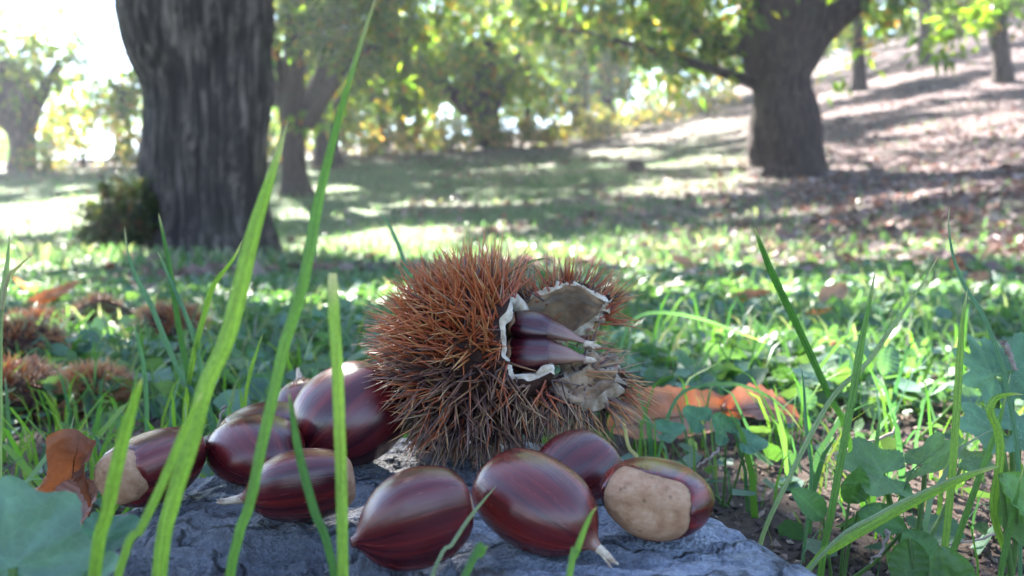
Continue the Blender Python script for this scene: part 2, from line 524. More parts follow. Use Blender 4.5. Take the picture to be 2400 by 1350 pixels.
for q in [(90, 515, 230, 55), (-150, 520, 200, 60), (820, 590, 200, 48), (960, 620, 120, 25), (800, 500, 140, 18), (1010, 560, 90, 30),
          (1600, 445, 150, 14), (1640, 382, 150, 7), (2150, 460, 160, 10), (2230, 290, 190, 13), (2000, 215, 170, 16),
          (2280, 215, 120, 10), (1120, 545, 150, 10), (1750, 590, 220, 12), (2330, 590, 120, 25), (1330, 640, 220, 8),
          (2050, 255, 130, 10), (780, 445, 80, 8), (1480, 360, 60, 8), (1250, 336, 260, 8), (860, 350, 120, 8), (1600, 315, 160, 8), (1100, 480, 160, 5), (1880, 500, 260, 6), (2250, 400, 150, 6), (1500, 560, 160, 6), (2150, 340, 200, 6)]:
    lit_px(*q)
LIT += [(.01, .205, .06, .035), (.005, .02, .055, .027), (-.25, .41, .08, .07), (.2, .42, .1, .07), (.17, .18, .035, .03), (.26, .27, .05, .045), (.13, .36, .05, .04), (.3, .45, .06, .05), (.12, .66, .12, .06), (.33, .6, .1, .06), (-.45, .75, .2, .12), (.35, .9, .25, .1), (-.1, 1.2, .3, .12)]


def lit_mask(x, y):
    m = np.zeros(x.shape, bool)
    for cx, cy, rx, ry in LIT:
        pad = .045 if cy < 1.5 else .03
        m |= ((x - cx) / (rx + pad)) ** 2 + ((y - cy) / (ry + pad)) ** 2 < 1
    far = y > 14.
    dn = .6 * vnoise(x * .7, y * 1.6, 9) + .4 * vnoise(x * 2., y * 4., 10)
    thr = np.where(y < 5, .6, np.where(far, .52, np.where(x - .2 * y > .2, .63, .67)))
    m |= (dn > thr) & (y > 1.0)
    return m


def sun_ground(P):
    zg = np.zeros(len(P))
    for _ in range(3):
        t = (P[:, 2] - zg) / SUN[2]
        x = P[:, 0] - t * SUN[0]; y = P[:, 1] - t * SUN[1]
        zg = ground(np.clip(x, -40, 40), np.clip(y, -20, 50))
    return x, y


PAL_GREEN = np.array([[.06, .12, .02], [.08, .15, .022], [.12, .18, .025], [.045, .09, .02], [.15, .20, .03], [.21, .21, .03], [.30, .2, .035], [.26, .11, .03]])
PAL_W = np.array([.2, .2, .18, .1, .14, .1, .055, .03])


def leaf_cloud(blobs, size=.15, wid=.36, pal=PAL_GREEN, pw=PAL_W, spray=6, flat=.55, cull=True):
    """Sprays of leaves in ellipsoids. blobs: (centre, radii, number of leaves)."""
    Cs, Ds, S0 = [], [], []
    for c, r, n in blobs:
        ns = max(1, int(n) // spray)
        d = unit(rng.normal(size=(ns, 3)))
        rad = rng.random(ns)[:, None] ** .45
        pos = np.array(c) + d * rad * np.array(r)
        Cs.append(pos); Ds.append(unit(d * .6 + rng.normal(size=(ns, 3)) * .5 + [0, 0, -.15]))
    Cs = np.vstack(Cs); Ds = np.vstack(Ds)
    C = np.repeat(Cs, spray, 0); D = np.repeat(Ds, spray, 0)
    N = len(C)
    C = C + D * (rng.random((N, 1)) - .3) * size * 1.6 + rng.normal(size=(N, 3)) * size * .25
    if cull:
        x, y = sun_ground(C + D * size * .35)
        keep = ~lit_mask(x, y)
        C, D = C[keep], D[keep]; N = len(C)
    d = unit(D + rng.normal(size=(N, 3)) * .65 + [0, 0, -.3])
    up = unit(rng.normal(size=(N, 3)) * flat + [0, 0, 1])
    s = unit(np.cross(d, up)); nrm = np.cross(s, d)
    L = size * (.6 + .7 * rng.random((N, 1))); W = L * wid
    b = C; t = C + d * L - nrm * L * .12; ml = C + d * L * .48 + s * W * .5 + nrm * L * .05; mr = C + d * L * .48 - s * W * .5 + nrm * L * .05
    V = np.stack([b, ml, t, mr], 1).reshape(-1, 3)
    base = np.arange(N)[:, None] * 4
    F = np.vstack([base + [0, 1, 2], base + [0, 2, 3]])
    k = rng.choice(len(pal), N, p=pw / pw.sum())
    clump = .75 + .5 * vnoise(C[:, 0] * 1.2 + C[:, 2], C[:, 1] * 1.2 - C[:, 2], 3)
    col = pal[k] * clump[:, None] * (.8 + .4 * rng.random((N, 1)))
    return V, F, np.repeat(col, 4, 0)


def bark_disp(seed, ridges=13, amp=.07, twist=.6):
    def f(ph, t, z):
        q = noise.noise((math.cos(ph) * ridges * .45 + seed, math.sin(ph) * ridges * .45, z * 1.1 + ph * 0))
        q2 = noise.noise((math.cos(ph + twist * z) * ridges * .9, math.sin(ph + twist * z) * ridges * .9 + seed, z * 1.6))
        lump = noise.noise((math.cos(ph) * .9 + seed, math.sin(ph) * .9, z * 1.2))
        return 1 + amp * .9 * (abs(q) - .2) + amp * .8 * (abs(q2) - .2) + amp * 1.3 * lump
    return f


def add_tree(label, d, rows, limbs=(), crown=(), mat=None, nseg=40, nring=70, amp=.06, ridges=9, flare=.28, leaf=.15, pal=PAL_GREEN, pw=PAL_W, name='chestnut_tree', group='chestnut trees of the grove'):
    """rows: (py, px_left, px_right) of the trunk, bottom first, at distance d."""
    mat = mat or M_BARK2
    pts, rad = [], []
    for py, l, r in rows:
        c = at((l + r) / 2, py, d); pts.append((c.x, d, c.z)); rad.append((r - l) / 2 / FPX * d)
    zb = gz(pts[0][0], d)
    base = Vector((pts[0][0], d, zb))
    root = empty(name, base, label, 'tree', group)
    pts = [(pts[0][0], d, zb - .25)] + pts; rad = [rad[0] * (1 + flare)] + rad
    path = catmull(np.c_[np.array(pts), np.array(rad)], nring)
    rr = path[:, 3].copy()
    hgt = path[:, 2] - zb
    seed = d * 3.7 + pts[0][0]
    dsp0 = bark_disp(seed, ridges, amp)

    def dsp(ph, t, z):
        k = max(0, 1 - max(0, z - zb) / .35)
        return dsp0(ph, t, z) + k * k * flare * (.3 + .9 * max(0, math.sin(ph * 2.5 + seed)))
    V, F = sweep(path[:, :3], rr, nseg, dsp)
    mesh_np('trunk', V, F, mat, root)
    for lb in limbs:
        P = [at(px, py, dd) for px, py, dd, w in lb]
        wr = [w / 2 / FPX * dd for px, py, dd, w in lb]
        pp = catmull(np.c_[np.array([tuple(p) for p in P]), np.array(wr)], 22)
        V, F = sweep(pp[:, :3], pp[:, 3], 10, bark_disp(seed + 3, 5, .08))
        mesh_np('limb', V, F, mat, root)
    if crown:
        V, F, c = leaf_cloud(crown, leaf, pal=pal, pw=pw)
        mesh_np('crown', V, F, M_LEAF, root, False, c)
    return root


def blob(px, py, d, r, n, rz=None, ry=None):
    c = at(px, py, d)
    return (tuple(c), (r, ry or r, rz or r * .7), n)


# the broad tree on the left, whose crown shades the stone
c0 = at(480, 600, 5)
S5 = lambda h: (SUN[0] / SUN[2] * h, SUN[1] / SUN[2] * h)
sh = [((S5(h)[0] + dx, S5(h)[1] + dy, h), (1.5, 1.5, .8), n) for h, dx, dy, n in
      [(3.2, 0, .1, 6000), (3.9, .7, -.3, 4600), (3.9, -.9, .0, 4400), (4.7, .2, .4, 4200), (4.4, 1.4, .2, 3000), (3.4, -1.0, .6, 2600), (5.2, -.6, -.6, 2600), (3.6, 1.9, .6, 2400)]]
add_tree('broad furrowed chestnut trunk at left, nearest the stone', 5.0,
         [(596, 352, 648), (540, 358, 634), (470, 345, 622), (400, 338, 618), (320, 340, 622), (240, 346, 626), (180, 335, 630), (120, 308, 632), (60, 290, 634), (0, 284, 636), (-150, 260, 650), (-420, 280, 660), (-700, 330, 600)],
         limbs=[[(430, -60, 5, 200), (330, -200, 5.1, 150), (150, -450, 5.3, 100), (-80, -700, 5.5, 50)],
                [(600, -150, 5, 120), (760, -350, 4.6, 100), (1000, -700, 4.2, 60)],
                [(450, -350, 5, 170), (420, -700, 5.2, 120), (450, -1100, 5.4, 60)]],
         crown=sh, mat=M_BARK, nseg=120, nring=130, amp=.085, ridges=15, flare=.16)

# second tree, close behind its right edge
add_tree('dark chestnut tree just right of the broad trunk, forking low into leafy boughs', 9.5,
         [(455, 655, 730), (430, 660, 722), (380, 662, 716), (320, 660, 712), (280, 656, 716), (240, 656, 716), (160, 664, 712), (60, 668, 710), (-100, 672, 706)],
         limbs=[[(715, 290, 9.5, 46), (770, 210, 9.4, 36), (850, 130, 9.3, 24), (960, 90, 9.2, 10)],
                [(720, 250, 9.5, 40), (760, 150, 9.6, 30), (790, 40, 9.6, 20)],
                [(660, 250, 9.5, 46), (640, 120, 9.4, 36), (620, -60, 9.4, 22)]],
         crown=[blob(720, 160, 9.3, .55, 700), blob(690, 60, 9.4, .7, 900), blob(840, 60, 9.2, .6, 650), blob(800, 190, 9.2, .38, 260), blob(720, 245, 9.4, .3, 260), blob(900, 10, 9.2, .7, 600), blob(700, -250, 9.6, 1.8, 2600, 1.), blob(950, -250, 9., 1.8, 2400, 1.), blob(880, 200, 9.6, .4, 300), blob(760, 110, 9.5, .6, 700), blob(400, -350, 10., 1.8, 2000, 1.)])

# the tree on the right with two low limbs
add_tree('thick gnarled chestnut tree at right with two low bare limbs', 9.0,
         [(407, 1762, 1925), (385, 1764, 1922), (330, 1752, 1918), (270, 1757, 1912), (210, 1765, 1898), (150, 1745, 1905), (90, 1735, 1918), (30, 1735, 1935), (-60, 1740, 1930), (-300, 1760, 1900)],
         limbs=[[(1770, 195, 9, 34), (1690, 168, 8.9, 24), (1590, 140, 8.8, 20), (1480, 105, 8.7, 15), (1380, 78, 8.6, 9), (1300, 70, 8.5, 5)],
                [(1765, 125, 9, 44), (1690, 95, 9., 34), (1610, 62, 9.1, 26), (1520, 20, 9.2, 16)],
                [(1860, 160, 9, 90), (1925, 70, 9., 74), (2010, 0, 9., 56), (2120, -100, 9., 30)]],
         crown=[blob(1480, 60, 8.7, .6, 620), blob(1640, 20, 8.9, .6, 650), blob(1330, 40, 8.6, .5, 420), blob(1560, 180, 8.8, .35, 200), blob(1660, 120, 9., .3, 150), blob(1960, 140, 9.3, .3, 130), blob(1690, -120, 9., 1.4, 1500, .8), blob(2000, -150, 9., 1.4, 1300, .8), blob(1400, -160, 8.6, 1.3, 1300, .8), blob(2050, 20, 9.2, .4, 160)],
         nseg=80, nring=90, amp=.12, ridges=7, flare=.2)

# trees further back: label, distance, rows, crown blobs
back = [
    ('dim leaning chestnut tree behind the forked tree, left of centre', 13, [(345, 738, 795), (310, 738, 790), (260, 722, 778), (200, 715, 760), (100, 700, 750), (-60, 690, 740)],
     [[(770, 270, 13, 30), (830, 200, 13, 20), (880, 130, 13, 8)]], [blob(790, 130, 13, .8, 500), blob(740, 30, 13, 1.1, 800), blob(800, 250, 13.4, .4, 140)]),
    ('slim reddish chestnut trunk leaning right at the meadow edge', 15, [(358, 862, 895), (320, 874, 902), (280, 884, 906), (240, 884, 910), (180, 878, 912), (60, 870, 910)],
     [[(900, 240, 15, 18), (950, 200, 15, 13), (1000, 170, 15, 6)], [(890, 250, 15, 18), (850, 200, 15, 12), (820, 180, 15, 6)]],
     [blob(890, 190, 15, .75, 520), blob(950, 220, 15, .55, 300), blob(860, 90, 15, 1.2, 700), blob(1000, 100, 15, .8, 360)]),
    ('thin dark trunk to the right of the slim leaning tree', 19, [(340, 928, 954), (300, 930, 952), (250, 930, 950), (150, 926, 948), (50, 920, 945)], [], [blob(950, 170, 19, 1., 420), blob(930, 40, 19, 1.6, 700)]),
    ('thinnest far trunk left of the twin trunk', 21, [(338, 968, 985), (300, 969, 984), (240, 970, 986), (120, 968, 984)], [], [blob(1010, 150, 21, 1.2, 420), blob(1000, 40, 21, 1.4, 500)]),
    ('stout twin trunk with sunlit left side in the centre distance', 17, [(326, 1108, 1166), (300, 1104, 1166), (270, 1092, 1168), (240, 1085, 1172), (200, 1090, 1165), (100, 1100, 1160)],
     [[(1100, 260, 17, 44), (1060, 215, 17, 34), (1000, 170, 17, 20)], [(1155, 250, 17, 40), (1180, 190, 17, 28), (1220, 120, 17, 14)]],
     [blob(1130, 190, 17, 1., 620), blob(1040, 180, 17, .75, 380), blob(1230, 190, 17, .8, 400), blob(1130, 50, 17, 1.8, 1100), blob(1250, 90, 17, .9, 380)]),
    ('thin dark trunk right of the twin trunk', 20, [(306, 1226, 1246), (270, 1227, 1245), (220, 1228, 1244), (100, 1226, 1242)], [], [blob(1260, 190, 20, 1., 380), blob(1240, 60, 20, 1.6, 600)]),
    ('dark upright trunk under drooping leaves, centre right distance', 22, [(296, 1338, 1380), (260, 1340, 1378), (220, 1342, 1376), (120, 1340, 1374)], [], [blob(1360, 190, 22, 1.2, 600), blob(1330, 80, 22, 2., 900), blob(1290, 210, 22, .8, 260)]),
    ('dark trunk beside the upright one, leaning left as it rises', 23, [(300, 1420, 1450), (260, 1414, 1442), (220, 1408, 1436), (120, 1400, 1430)], [], [blob(1430, 170, 23, 1.3, 560), blob(1460, 70, 23, 1.8, 700)]),
    ('far trunk half hidden by leaves left of the gnarled tree', 25, [(270, 1560, 1600), (230, 1562, 1598), (190, 1560, 1596), (80, 1556, 1590)], [], [blob(1570, 150, 25, 1.5, 560), blob(1650, 180, 24, 1., 300), blob(1600, 50, 25, 2., 800)]),
    ('slender dark trunk on the slope right of the gnarled tree', 17, [(160, 1998, 2028), (120, 2000, 2026), (60, 2000, 2024), (-80, 1996, 2022)], [], [blob(2030, 40, 17, .7, 260), blob(2000, -80, 17, 1.4, 600)]),
    ('dark trunk high on the leaf strewn slope, upper right', 18, [(152, 2148, 2184), (110, 2150, 2182), (60, 2152, 2182), (-40, 2150, 2180)], [], [blob(2170, 10, 18, .8, 260), blob(2120, 40, 18.5, .5, 130), blob(2200, -120, 18, 1.6, 700)]),
    ('sun flecked trunk on the slope at the right edge', 15, [(192, 2330, 2372), (150, 2328, 2368), (90, 2324, 2362), (20, 2320, 2358), (-100, 2316, 2350)], [], [blob(2360, 10, 14.6, .5, 160), blob(2270, 40, 14.6, .45, 150), blob(2340, -140, 15, 1.5, 700)]),
    ('hazy forked chestnut tree at the far left edge', 15, [(392, 24, 82), (350, 26, 80), (310, 18, 84), (270, -10, 92), (230, -20, 80), (150, -30, 40)],
     [[(70, 280, 15, 36), (105, 210, 15, 26), (140, 140, 15, 14)]], [blob(60, 190, 15, .9, 420), blob(-40, 120, 15, 1., 400), blob(170, 160, 15, .7, 220)]),
    ('dim trunk in bluish shade between far left tree and broad trunk', 18, [(380, 268, 304), (330, 270, 302), (280, 268, 300), (200, 262, 296)], [], [blob(270, 260, 18, .9, 420), blob(200, 290, 18, .8, 300), blob(310, 200, 18, .7, 200)]),
]
high = [((x_ + rng.normal() * .5, y_ + rng.normal() * .5, 0), (1.9, 1.9, 1.1), 3000) for x_ in np.arange(-10, 9., 2.9) for y_ in np.arange(10.5, 28, 2.9)]  # unseen upper foliage added over the far trees to shade the meadow
own = {}
for c_, r_, n_ in high:
    z_ = gz(c_[0], c_[1]) + rng.uniform(4.4, 6.6)
    k_ = min(range(len(back)), key=lambda q: math.hypot(at(back[q][2][0][1], back[q][2][0][0], back[q][1]).x - c_[0], back[q][1] - c_[1]))
    own.setdefault(back[k_][0], []).append(((c_[0], c_[1], z_), r_, n_))
for lab, d, rows, limbs, crown in back:
    p0 = at((rows[0][1] + rows[0][2]) / 2, rows[0][0], d)
    crown = [(c_, r_, n_ * 2.0) for c_, r_, n_ in crown]
    crown += own.get(lab, [])
    add_tree(lab, d, rows, limbs, crown, nseg=20, nring=34, amp=.1, ridges=5, leaf=.17 if d < 18 else .22, mat=M_BARK2 if rows[0][1] % 4 else M_BARK)

# a closer branch with big leaves hanging in at the upper right belongs to a tree outside the frame
br = empty('leafy_branch', at(2330, -260, 6.5), 'bright green leaf spray hanging into the upper right corner', 'branch')
pp = catmull(np.array([tuple(at(2500, -260, 6.6)), tuple(at(2350, -100, 6.5)), tuple(at(2260, 10, 6.5)), tuple(at(2200, 100, 6.5))]), 16)
V, F = sweep(pp, np.linspace(.02, .004, 16), 6)
mesh_np('twig', V, F, M_BARK2, br)
V, F, c = leaf_cloud([blob(2250, 40, 6.5, .16, 60, .1), blob(2200, 105, 6.5, .1, 36, .1), blob(2330, 0, 6.5, .2, 60, .15)], .13, cull=False, pal=PAL_GREEN[1:5], pw=PAL_W[1:5])
mesh_np('leaves', V, F, M_LEAF, br, False, c)

# the wood further back, one mass of foliage
fw = []
for k in range(150):
    x = rng.uniform(-26, 24); y = rng.uniform(26, 46)
    if -18 < x / y * 30 < -8 and rng.random() < .5: continue
    fw.append(((x, y, gz(x, y) + rng.uniform(.3, 6.5)), (2.2, 2., 1.3), 420))
V, F, c = leaf_cloud(fw, .36, wid=.5, cull=False)
tag(mesh_np('far_woodland', V, F, M_LEAF, None, False, c), 'pale green mass of far trees closing the grove', kind='stuff')

# ------------------------------------------------------------------ bushes and bracken at the meadow edge
PAL_BR = np.array([[.10, .14, .04], [.2, .17, .06], [.3, .2, .1], [.06, .11, .05], [.32, .16, .08]])
PW_BR = np.array([.3, .25, .15, .2, .1])
PAL_DK = np.array([[.04, .07, .025], [.06, .09, .03], [.03, .05, .02], [.1, .1, .03], [.12, .06, .03]])


def add_bush(label, px, py, d, rx, h, n, leaf=.09, pal=PAL_BR, pw=PW_BR, name='bracken_bush', group='bushes along the meadow edge', cull=False):
    p = at(px, py, d); z = gz(p.x, d)
    b = empty(name, (p.x, d, z), label, 'bush', group)
    V, F, c = leaf_cloud([((p.x, d, z + h * .5), (rx, rx * .8, h * .55), n), ((p.x - rx * .5, d, z + h * .35), (rx * .6, rx * .6, h * .4), n // 3), ((p.x + rx * .4, d - .1, z + h * .6), (rx * .5, rx * .5, h * .5), n // 3)], leaf, wid=.45, pal=pal, pw=pw, cull=cull)
    mesh_np('foliage', V, F, M_LEAF, b, False, c)
    Vs, Fs, o = [], [], 0
    for k in range(9):
        a = rng.uniform(0, 6.28); q = rng.uniform(.2, .9) * rx
        P = catmull([(p.x + rng.normal() * .05, d + rng.normal() * .05, z - .05), (p.x + math.cos(a) * q * .5, d + math.sin(a) * q * .4, z + h * .5), (p.x + math.cos(a) * q, d + math.sin(a) * q * .8, z + h * rng.uniform(.8, 1.1))], 6)
        V, F = sweep(P, np.linspace(.012, .004, 6), 5)
        Vs.append(V); Fs.append(F + o); o += len(V)
    mesh_np('stem', np.vstack(Vs), np.vstack(Fs), M_BARK2, b)
    return b


add_bush('dark twiggy shoots crowding the left foot of the broad trunk', 300, 590, 4.75, .22, .42, 1900, .05, PAL_DK * .7, PW_BR, 'sprout_bush', None)
for lab, px, py, d, rx, h, n in [
        ('grey green bush at the meadow edge left of the slim leaning trunk', 810, 362, 14.5, .7, .8, 500),
        ('russet bracken clump right of the slim leaning trunk', 905, 360, 14.5, .5, .5, 350),
        ('low bracken clump below the thinnest far trunk', 985, 358, 15, .5, .6, 350),
        ('rounded green bush left of the twin trunk foot', 1060, 350, 15.5, .5, .6, 350),
        ('green bush at the foot of the twin trunk', 1135, 345, 16, .5, .6, 380),
        ('pale sunlit bracken right of the twin trunk', 1215, 340, 16, .6, .7, 420),
        ('orange tinged bracken in the centre of the meadow edge', 1290, 338, 16, .5, .6, 380),
        ('pale bracken under the dark upright trunk', 1360, 330, 17, .6, .7, 420),
        ('bright bracken tuft beside the leaf covered path', 1430, 330, 16.5, .5, .6, 350),
        ('green and yellow bush left of the gnarled tree', 1540, 310, 19, .8, .9, 520),
        ('pale bush close to the gnarled tree on its left', 1650, 300, 19, .8, 1., 520),
        ('bluish bush between far left tree and broad trunk', 190, 385, 15, .8, 1.1, 600),
        ('low bluish bush touching the left side of the broad trunk', 320, 385, 14, .5, .8, 380),
        ('hazy bush right beside the far left tree', 110, 392, 14, .4, .5, 260),
        ('small bush right behind the second trunk', 610, 390, 13, .5, .9, 300)]:
    add_bush(lab, px, py, d, rx, h, n, .1)

# dark stump on the meadow
p = at(1490, 402, 10); z = gz(p.x, 10)
st = empty('tree_stump', (p.x, 10, z), 'small dark stump on the meadow left of the gnarled tree', 'stump')
V, F = sweep(catmull([(p.x, 10, z - .05), (p.x, 10, z + .06), (p.x + .01, 10, z + .12)], 10), [.13, .12, .115, .11, .11, .108, .105, .1, .085, .02], 22, bark_disp(2, 6, .2))
mesh_np('stump_wood', V, F, M_BARK2, st)

# ------------------------------------------------------------------ the stone
RT = ZC - .0745                     # height of the slate's top


_RP = [(.080, .150), (.083, .172), (.074, .188), (.060, .212), (.055, .226), (.050, .262), (.036, .292), (.004, .312), (-.050, .305), (-.092, .282), (-.116, .250), (-.119, .222), (-.106, .200), (-.098, .175), (-.070, .152)]
_RA = sorted((math.atan2(y - .235, x + .02), math.hypot(x + .02, y - .235)) for x, y in _RP)
_RT = np.array([(a - 2 * math.pi, r) for a, r in _RA] + _RA + [(a + 2 * math.pi, r) for a, r in _RA])


def rock_edge(a):
    """Outline radius of the slab about its centre, by angle."""
    n = noise.noise((math.cos(a) * 5, math.sin(a) * 5, 3)) * .03 + noise.noise((math.cos(a) * 16, math.sin(a) * 16, 3)) * .018
    a = math.atan2(math.sin(a), math.cos(a))
    return float(np.interp(a, _RT[:, 0], _RT[:, 1])) * (1 + n)


RCX, RCY = -.02, .235


def rock_h(x, y, fine=True):
    """Height of the slate's top surface."""
    v = Vector((x, y, 0))
    rough = min(1, max(0, (-.035 - x) / .05))
    z = RT + .0011 * noise.noise((x * 45, y * 45, 1)) + (.0012 + .0016 * rough) * noise.noise((x * 110, y * 60, 4))
    z -= max(0, x - .045) ** 2 * 3.
    z -= max(0, -.075 - x) ** 2 * 3.0
    z -= max(0, .17 - y) ** 2 * 6
    if fine:
        s = noise.noise((x * 210 + y * 60, y * 330 - x * 40, 2))
        z += (.0004 + .0009 * rough) * s
        crag = min(1, max(0, (.0 - x) / .03)) * min(1, max(0, (.214 - y) / .016))
        val = (noise.noise((x * 26 + 3, y * 44, 7)) + .5 * noise.noise((x * 85, y * 120, 8)) + .25 * noise.noise((x * 220, y * 260, 6))) * .010
        st = .0021; fr = val / st - math.floor(val / st)
        z += (.3 + 1.6 * crag) * (math.floor(val / st) * st + st * max(0, (fr - .8) / .2) - val * .3) * .8
        z -= crag * (.014 * abs(noise.noise((x * 55, y * 75, 11))) + .005 * abs(noise.noise((x * 150, y * 190, 12))) + .004 * max(0, noise.noise((x * 30, y * 40, 13))))
        pit = noise.noise((x * 160, y * 160, 9))
        z -= .006 * (.25 + rough) * max(0, pit - .22)
        led = noise.noise((x * 60 + 7, y * 120, 5))
        z -= .0013 * max(0, min(1, (led - .1) * 14)) + .0012 * max(0, min(1, (noise.noise((x * 40 - y * 30, y * 150 + x * 50, 8)) - .2) * 16))
    return z


def build_rock():
    na, nr_ = 420, 150
    V = []
    for i in range(nr_):
        t = i / (nr_ - 1)
        for j in range(na):
            a = 2 * math.pi * j / na
            e = rock_edge(a)
            if t < .78:
                q = t / .78 * .97; x = RCX + math.cos(a) * e * q; y = RCY + math.sin(a) * e * q
                z = rock_h(x, y)
                z -= .003 * max(0, (q - .88) / .09) ** 2
            else:
                s = (t - .78) / .22
                q = .97 + .06 * math.sin(s * 1.9) + .018 * noise.noise((math.cos(a) * 4, math.sin(a) * 4, s * 6)) * min(1, s * 4)
                x = RCX + math.cos(a) * e * q; y = RCY + math.sin(a) * e * q
                x0 = RCX + math.cos(a) * e * .97; y0 = RCY + math.sin(a) * e * .97
                z = (rock_h(x0, y0) - .003) * (1 - s) + (-.012) * s + .0015 * noise.noise((x * 60, y * 60, s * 30)) * min(1, s * 4)
            V.append((x, y, z))
    V.append((RCX, RCY, -.012))
    F = grid_faces(nr_, na, True)
    r = mesh_np('slate_stone', np.array(V), F, M_ROCK)
    tag(r, 'flat blue grey slate stone carrying the chestnuts and open burr', 'stone')


build_rock()

# ------------------------------------------------------------------ chestnuts
PROF = catmull([(0, 0), (.3, -.004), (.56, .02), (.78, .1), (.93, .24), (1., .41), (.98, .57), (.88, .71), (.70, .83), (.47, .92), (.27, .975), (.15, 1.015), (.09, 1.06)], 90)


def frame(tip, wide):
    Z = unit(np.array(tip, float)); X = np.array(wide, float); X = unit(X - Z * X.dot(Z)); Y = np.cross(Z, X)
    return np.stack([X, Y, Z], 1)


def make_nut(label, px, py, d, W, H, T, tip, wide, hil=(.72, .74), color=(1, 1, 1), rest=True, tassel=1., bend=0., tgt=None, hoff=(0, 0), group='glossy brown chestnuts', dz=0., flat=.72, beak=0., fade=.8):
    """W width, H base to tip, T thickness (m); tip = direction of the point, wide = direction of the broad axis."""
    rt = random.Random(label)
    nphi = 72
    M = frame(tip, wide)
    C = np.array(at(px, py, d))
    cu = np.linspace(0, 1, len(PROF))

    def surf(pr, pz, ph):
        c, s = math.cos(ph), math.sin(ph)
        b = T * .5 * (1.14 if s > 0 else flat * 1.1)
        lump = 1 + .03 * noise.noise((c * 1.3 + len(label), s * 1.3, pz * 1.7))
        ridge = 1 + .006 * math.sin(ph * 9 + rt_ph) * min(1, pr)
        x = W * .5 * pr * c * lump * ridge; y = b * pr * (abs(s) ** 1.12) * (1 if s > 0 else -1) * lump
        z = (pz - .46) * H
        x += bend * max(0, pz - .55) ** 2 * W
        z += beak * max(0, pz - .86) * H
        x -= 0
        y -= beak * .5 * max(0, pz - .86) ** 1.5 * H
        return np.array((x, y, z))
    rt_ph = rt.uniform(0, 6)
    Vs, Cs, Vh, Ch = [], [], [], []
    nsh, nhi = 46, 16
    for j in range(nphi):
        ph = 2 * math.pi * j / nphi
        c, s = math.cos(ph), math.sin(ph)
        wob = 1 + .035 * noise.noise((c * 2 + len(label) * .7, s * 2, 1)) + .02 * noise.noise((c * 7, s * 7, 2))
        rh = (abs(c / hil[0]) ** 3.2 + abs(s / hil[1]) ** 3.2) ** (-1 / 3.2) * wob
        rh *= 1 + hoff[0] * c + hoff[1] * s
        uh = float(np.interp(min(rh, .985), PROF[:36, 0], cu[:36]))
        for i in range(nsh):
            u = uh + (1 - uh) * i / (nsh - 1)
            pr = np.interp(u, cu, PROF[:, 0]); pz = np.interp(u, cu, PROF[:, 1])
            if i == 0: pr *= .985; pz += .012
            Vs.append(surf(pr, pz, ph)); Cs.append((c, s, u))
        for i in range(nhi):
            u = uh * i / (nhi - 1)
            pr = np.interp(u, cu, PROF[:, 0]); pz = np.interp(u, cu, PROF[:, 1])
            e = i / (nhi - 1)
            pz += .016 * max(0, (e - .85) / .15) + .004 * noise.noise((pr * c * 5, pr * s * 5, len(label)))
            if i == nhi - 1: pr *= .975; pz += .01
            Vh.append(surf(pr, pz, ph)); Ch.append((pr * c, pr * s, u))

    def grid(V, n): return np.array(V).reshape(nphi, n, 3).transpose(1, 0, 2).reshape(-1, 3)
    A = grid(Vs, nsh); B = grid(Vh, nhi)
    A0, B0 = A @ M.T, B @ M.T
    sc, cx, sq = 1., px, 1.
    for it in range(10):
        # settle it on the stone, size and distance as its outline asks
        C = np.array(at(cx, py, d))
        k3 = np.array([sc, sc, sc * sq])
        A = A0 * k3 + C; B = B0 * k3 + C
        if rest:
            low = A[:, 2].min()
            near = A[A[:, 2] < low + .006][::3]
            sh = max(rock_h(v[0], v[1], False) - v[2] for v in near) - .0004
            A[:, 2] += sh; B[:, 2] += sh; C[2] += sh
        A[:, 2] += dz; B[:, 2] += dz; C[2] += dz
        q = A - np.array([0, 0, ZC])
        f = q[:, 1] * CP - q[:, 2] * SP; up = q[:, 1] * SP + q[:, 2] * CP
        X_ = 1200 + FPX * q[:, 0] / f; Y_ = 675 - FPX * up / f
        if not rest or it == 9 or tgt is None: break
        d *= 1 + .8 * ((Y_.max() - 545) / (tgt[3] - 545) - 1)
        sq = min(1.25, max(.72, sq * (1 + .6 * ((tgt[3] - tgt[2]) / (Y_.max() - Y_.min()) - 1))))
        sc *= 1 + .8 * ((tgt[1] - tgt[0]) / (X_.max() - X_.min()) - 1)
        cx += (tgt[0] + tgt[1]) / 2 - (X_.max() + X_.min()) / 2
    H *= sc; W *= sc
    M = M * np.array([[1.], [1.], [sq]])
    base = Vector((C[0], C[1], A[:, 2].min()))
    root = empty('chestnut', base, label, 'chestnut', group)
    so = mesh_np('shell', A, grid_faces(nsh, nphi, True), M_NUT, root, True, vecs=grid(Cs, nsh))
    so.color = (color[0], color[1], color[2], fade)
    mesh_np('hilum', B, grid_faces(nhi, nphi, True), M_HILUM, root, True, vecs=grid(Ch, nhi))
    if tassel:
        Z = M[:, 2]; X = M[:, 0]
        tp = C + Z * (1.045 - .46 + beak * .18) * H + X * bend * .245 * W - M[:, 1] * beak * .5 * .19 ** 1.5 * H
        Vv, Ff, o = [], [], 0
        for k in range(5):
            dd = unit(unit(Z) + X * (bend * .9) + np.array([rt.gauss(0, .28), rt.gauss(0, .28), rt.gauss(0, .28)]) * (k > 0))
            L = .0042 * tassel * (1 if k == 0 else rt.uniform(.6, 1.1))
            V, F = sweep(np.array([tp - Z * .0016, tp + dd * L * .4, tp + dd * L * .75 + [0, 0, -.0002], tp + dd * L]), np.array([.0013, .001, .0006, .0002]) * (1 if k == 0 else .5), 7)
            Vv.append(V); Ff.append(F + o); o += len(V)
        mesh_np('tassel', np.vstack(Vv), np.vstack(Ff), M_TIP, root)
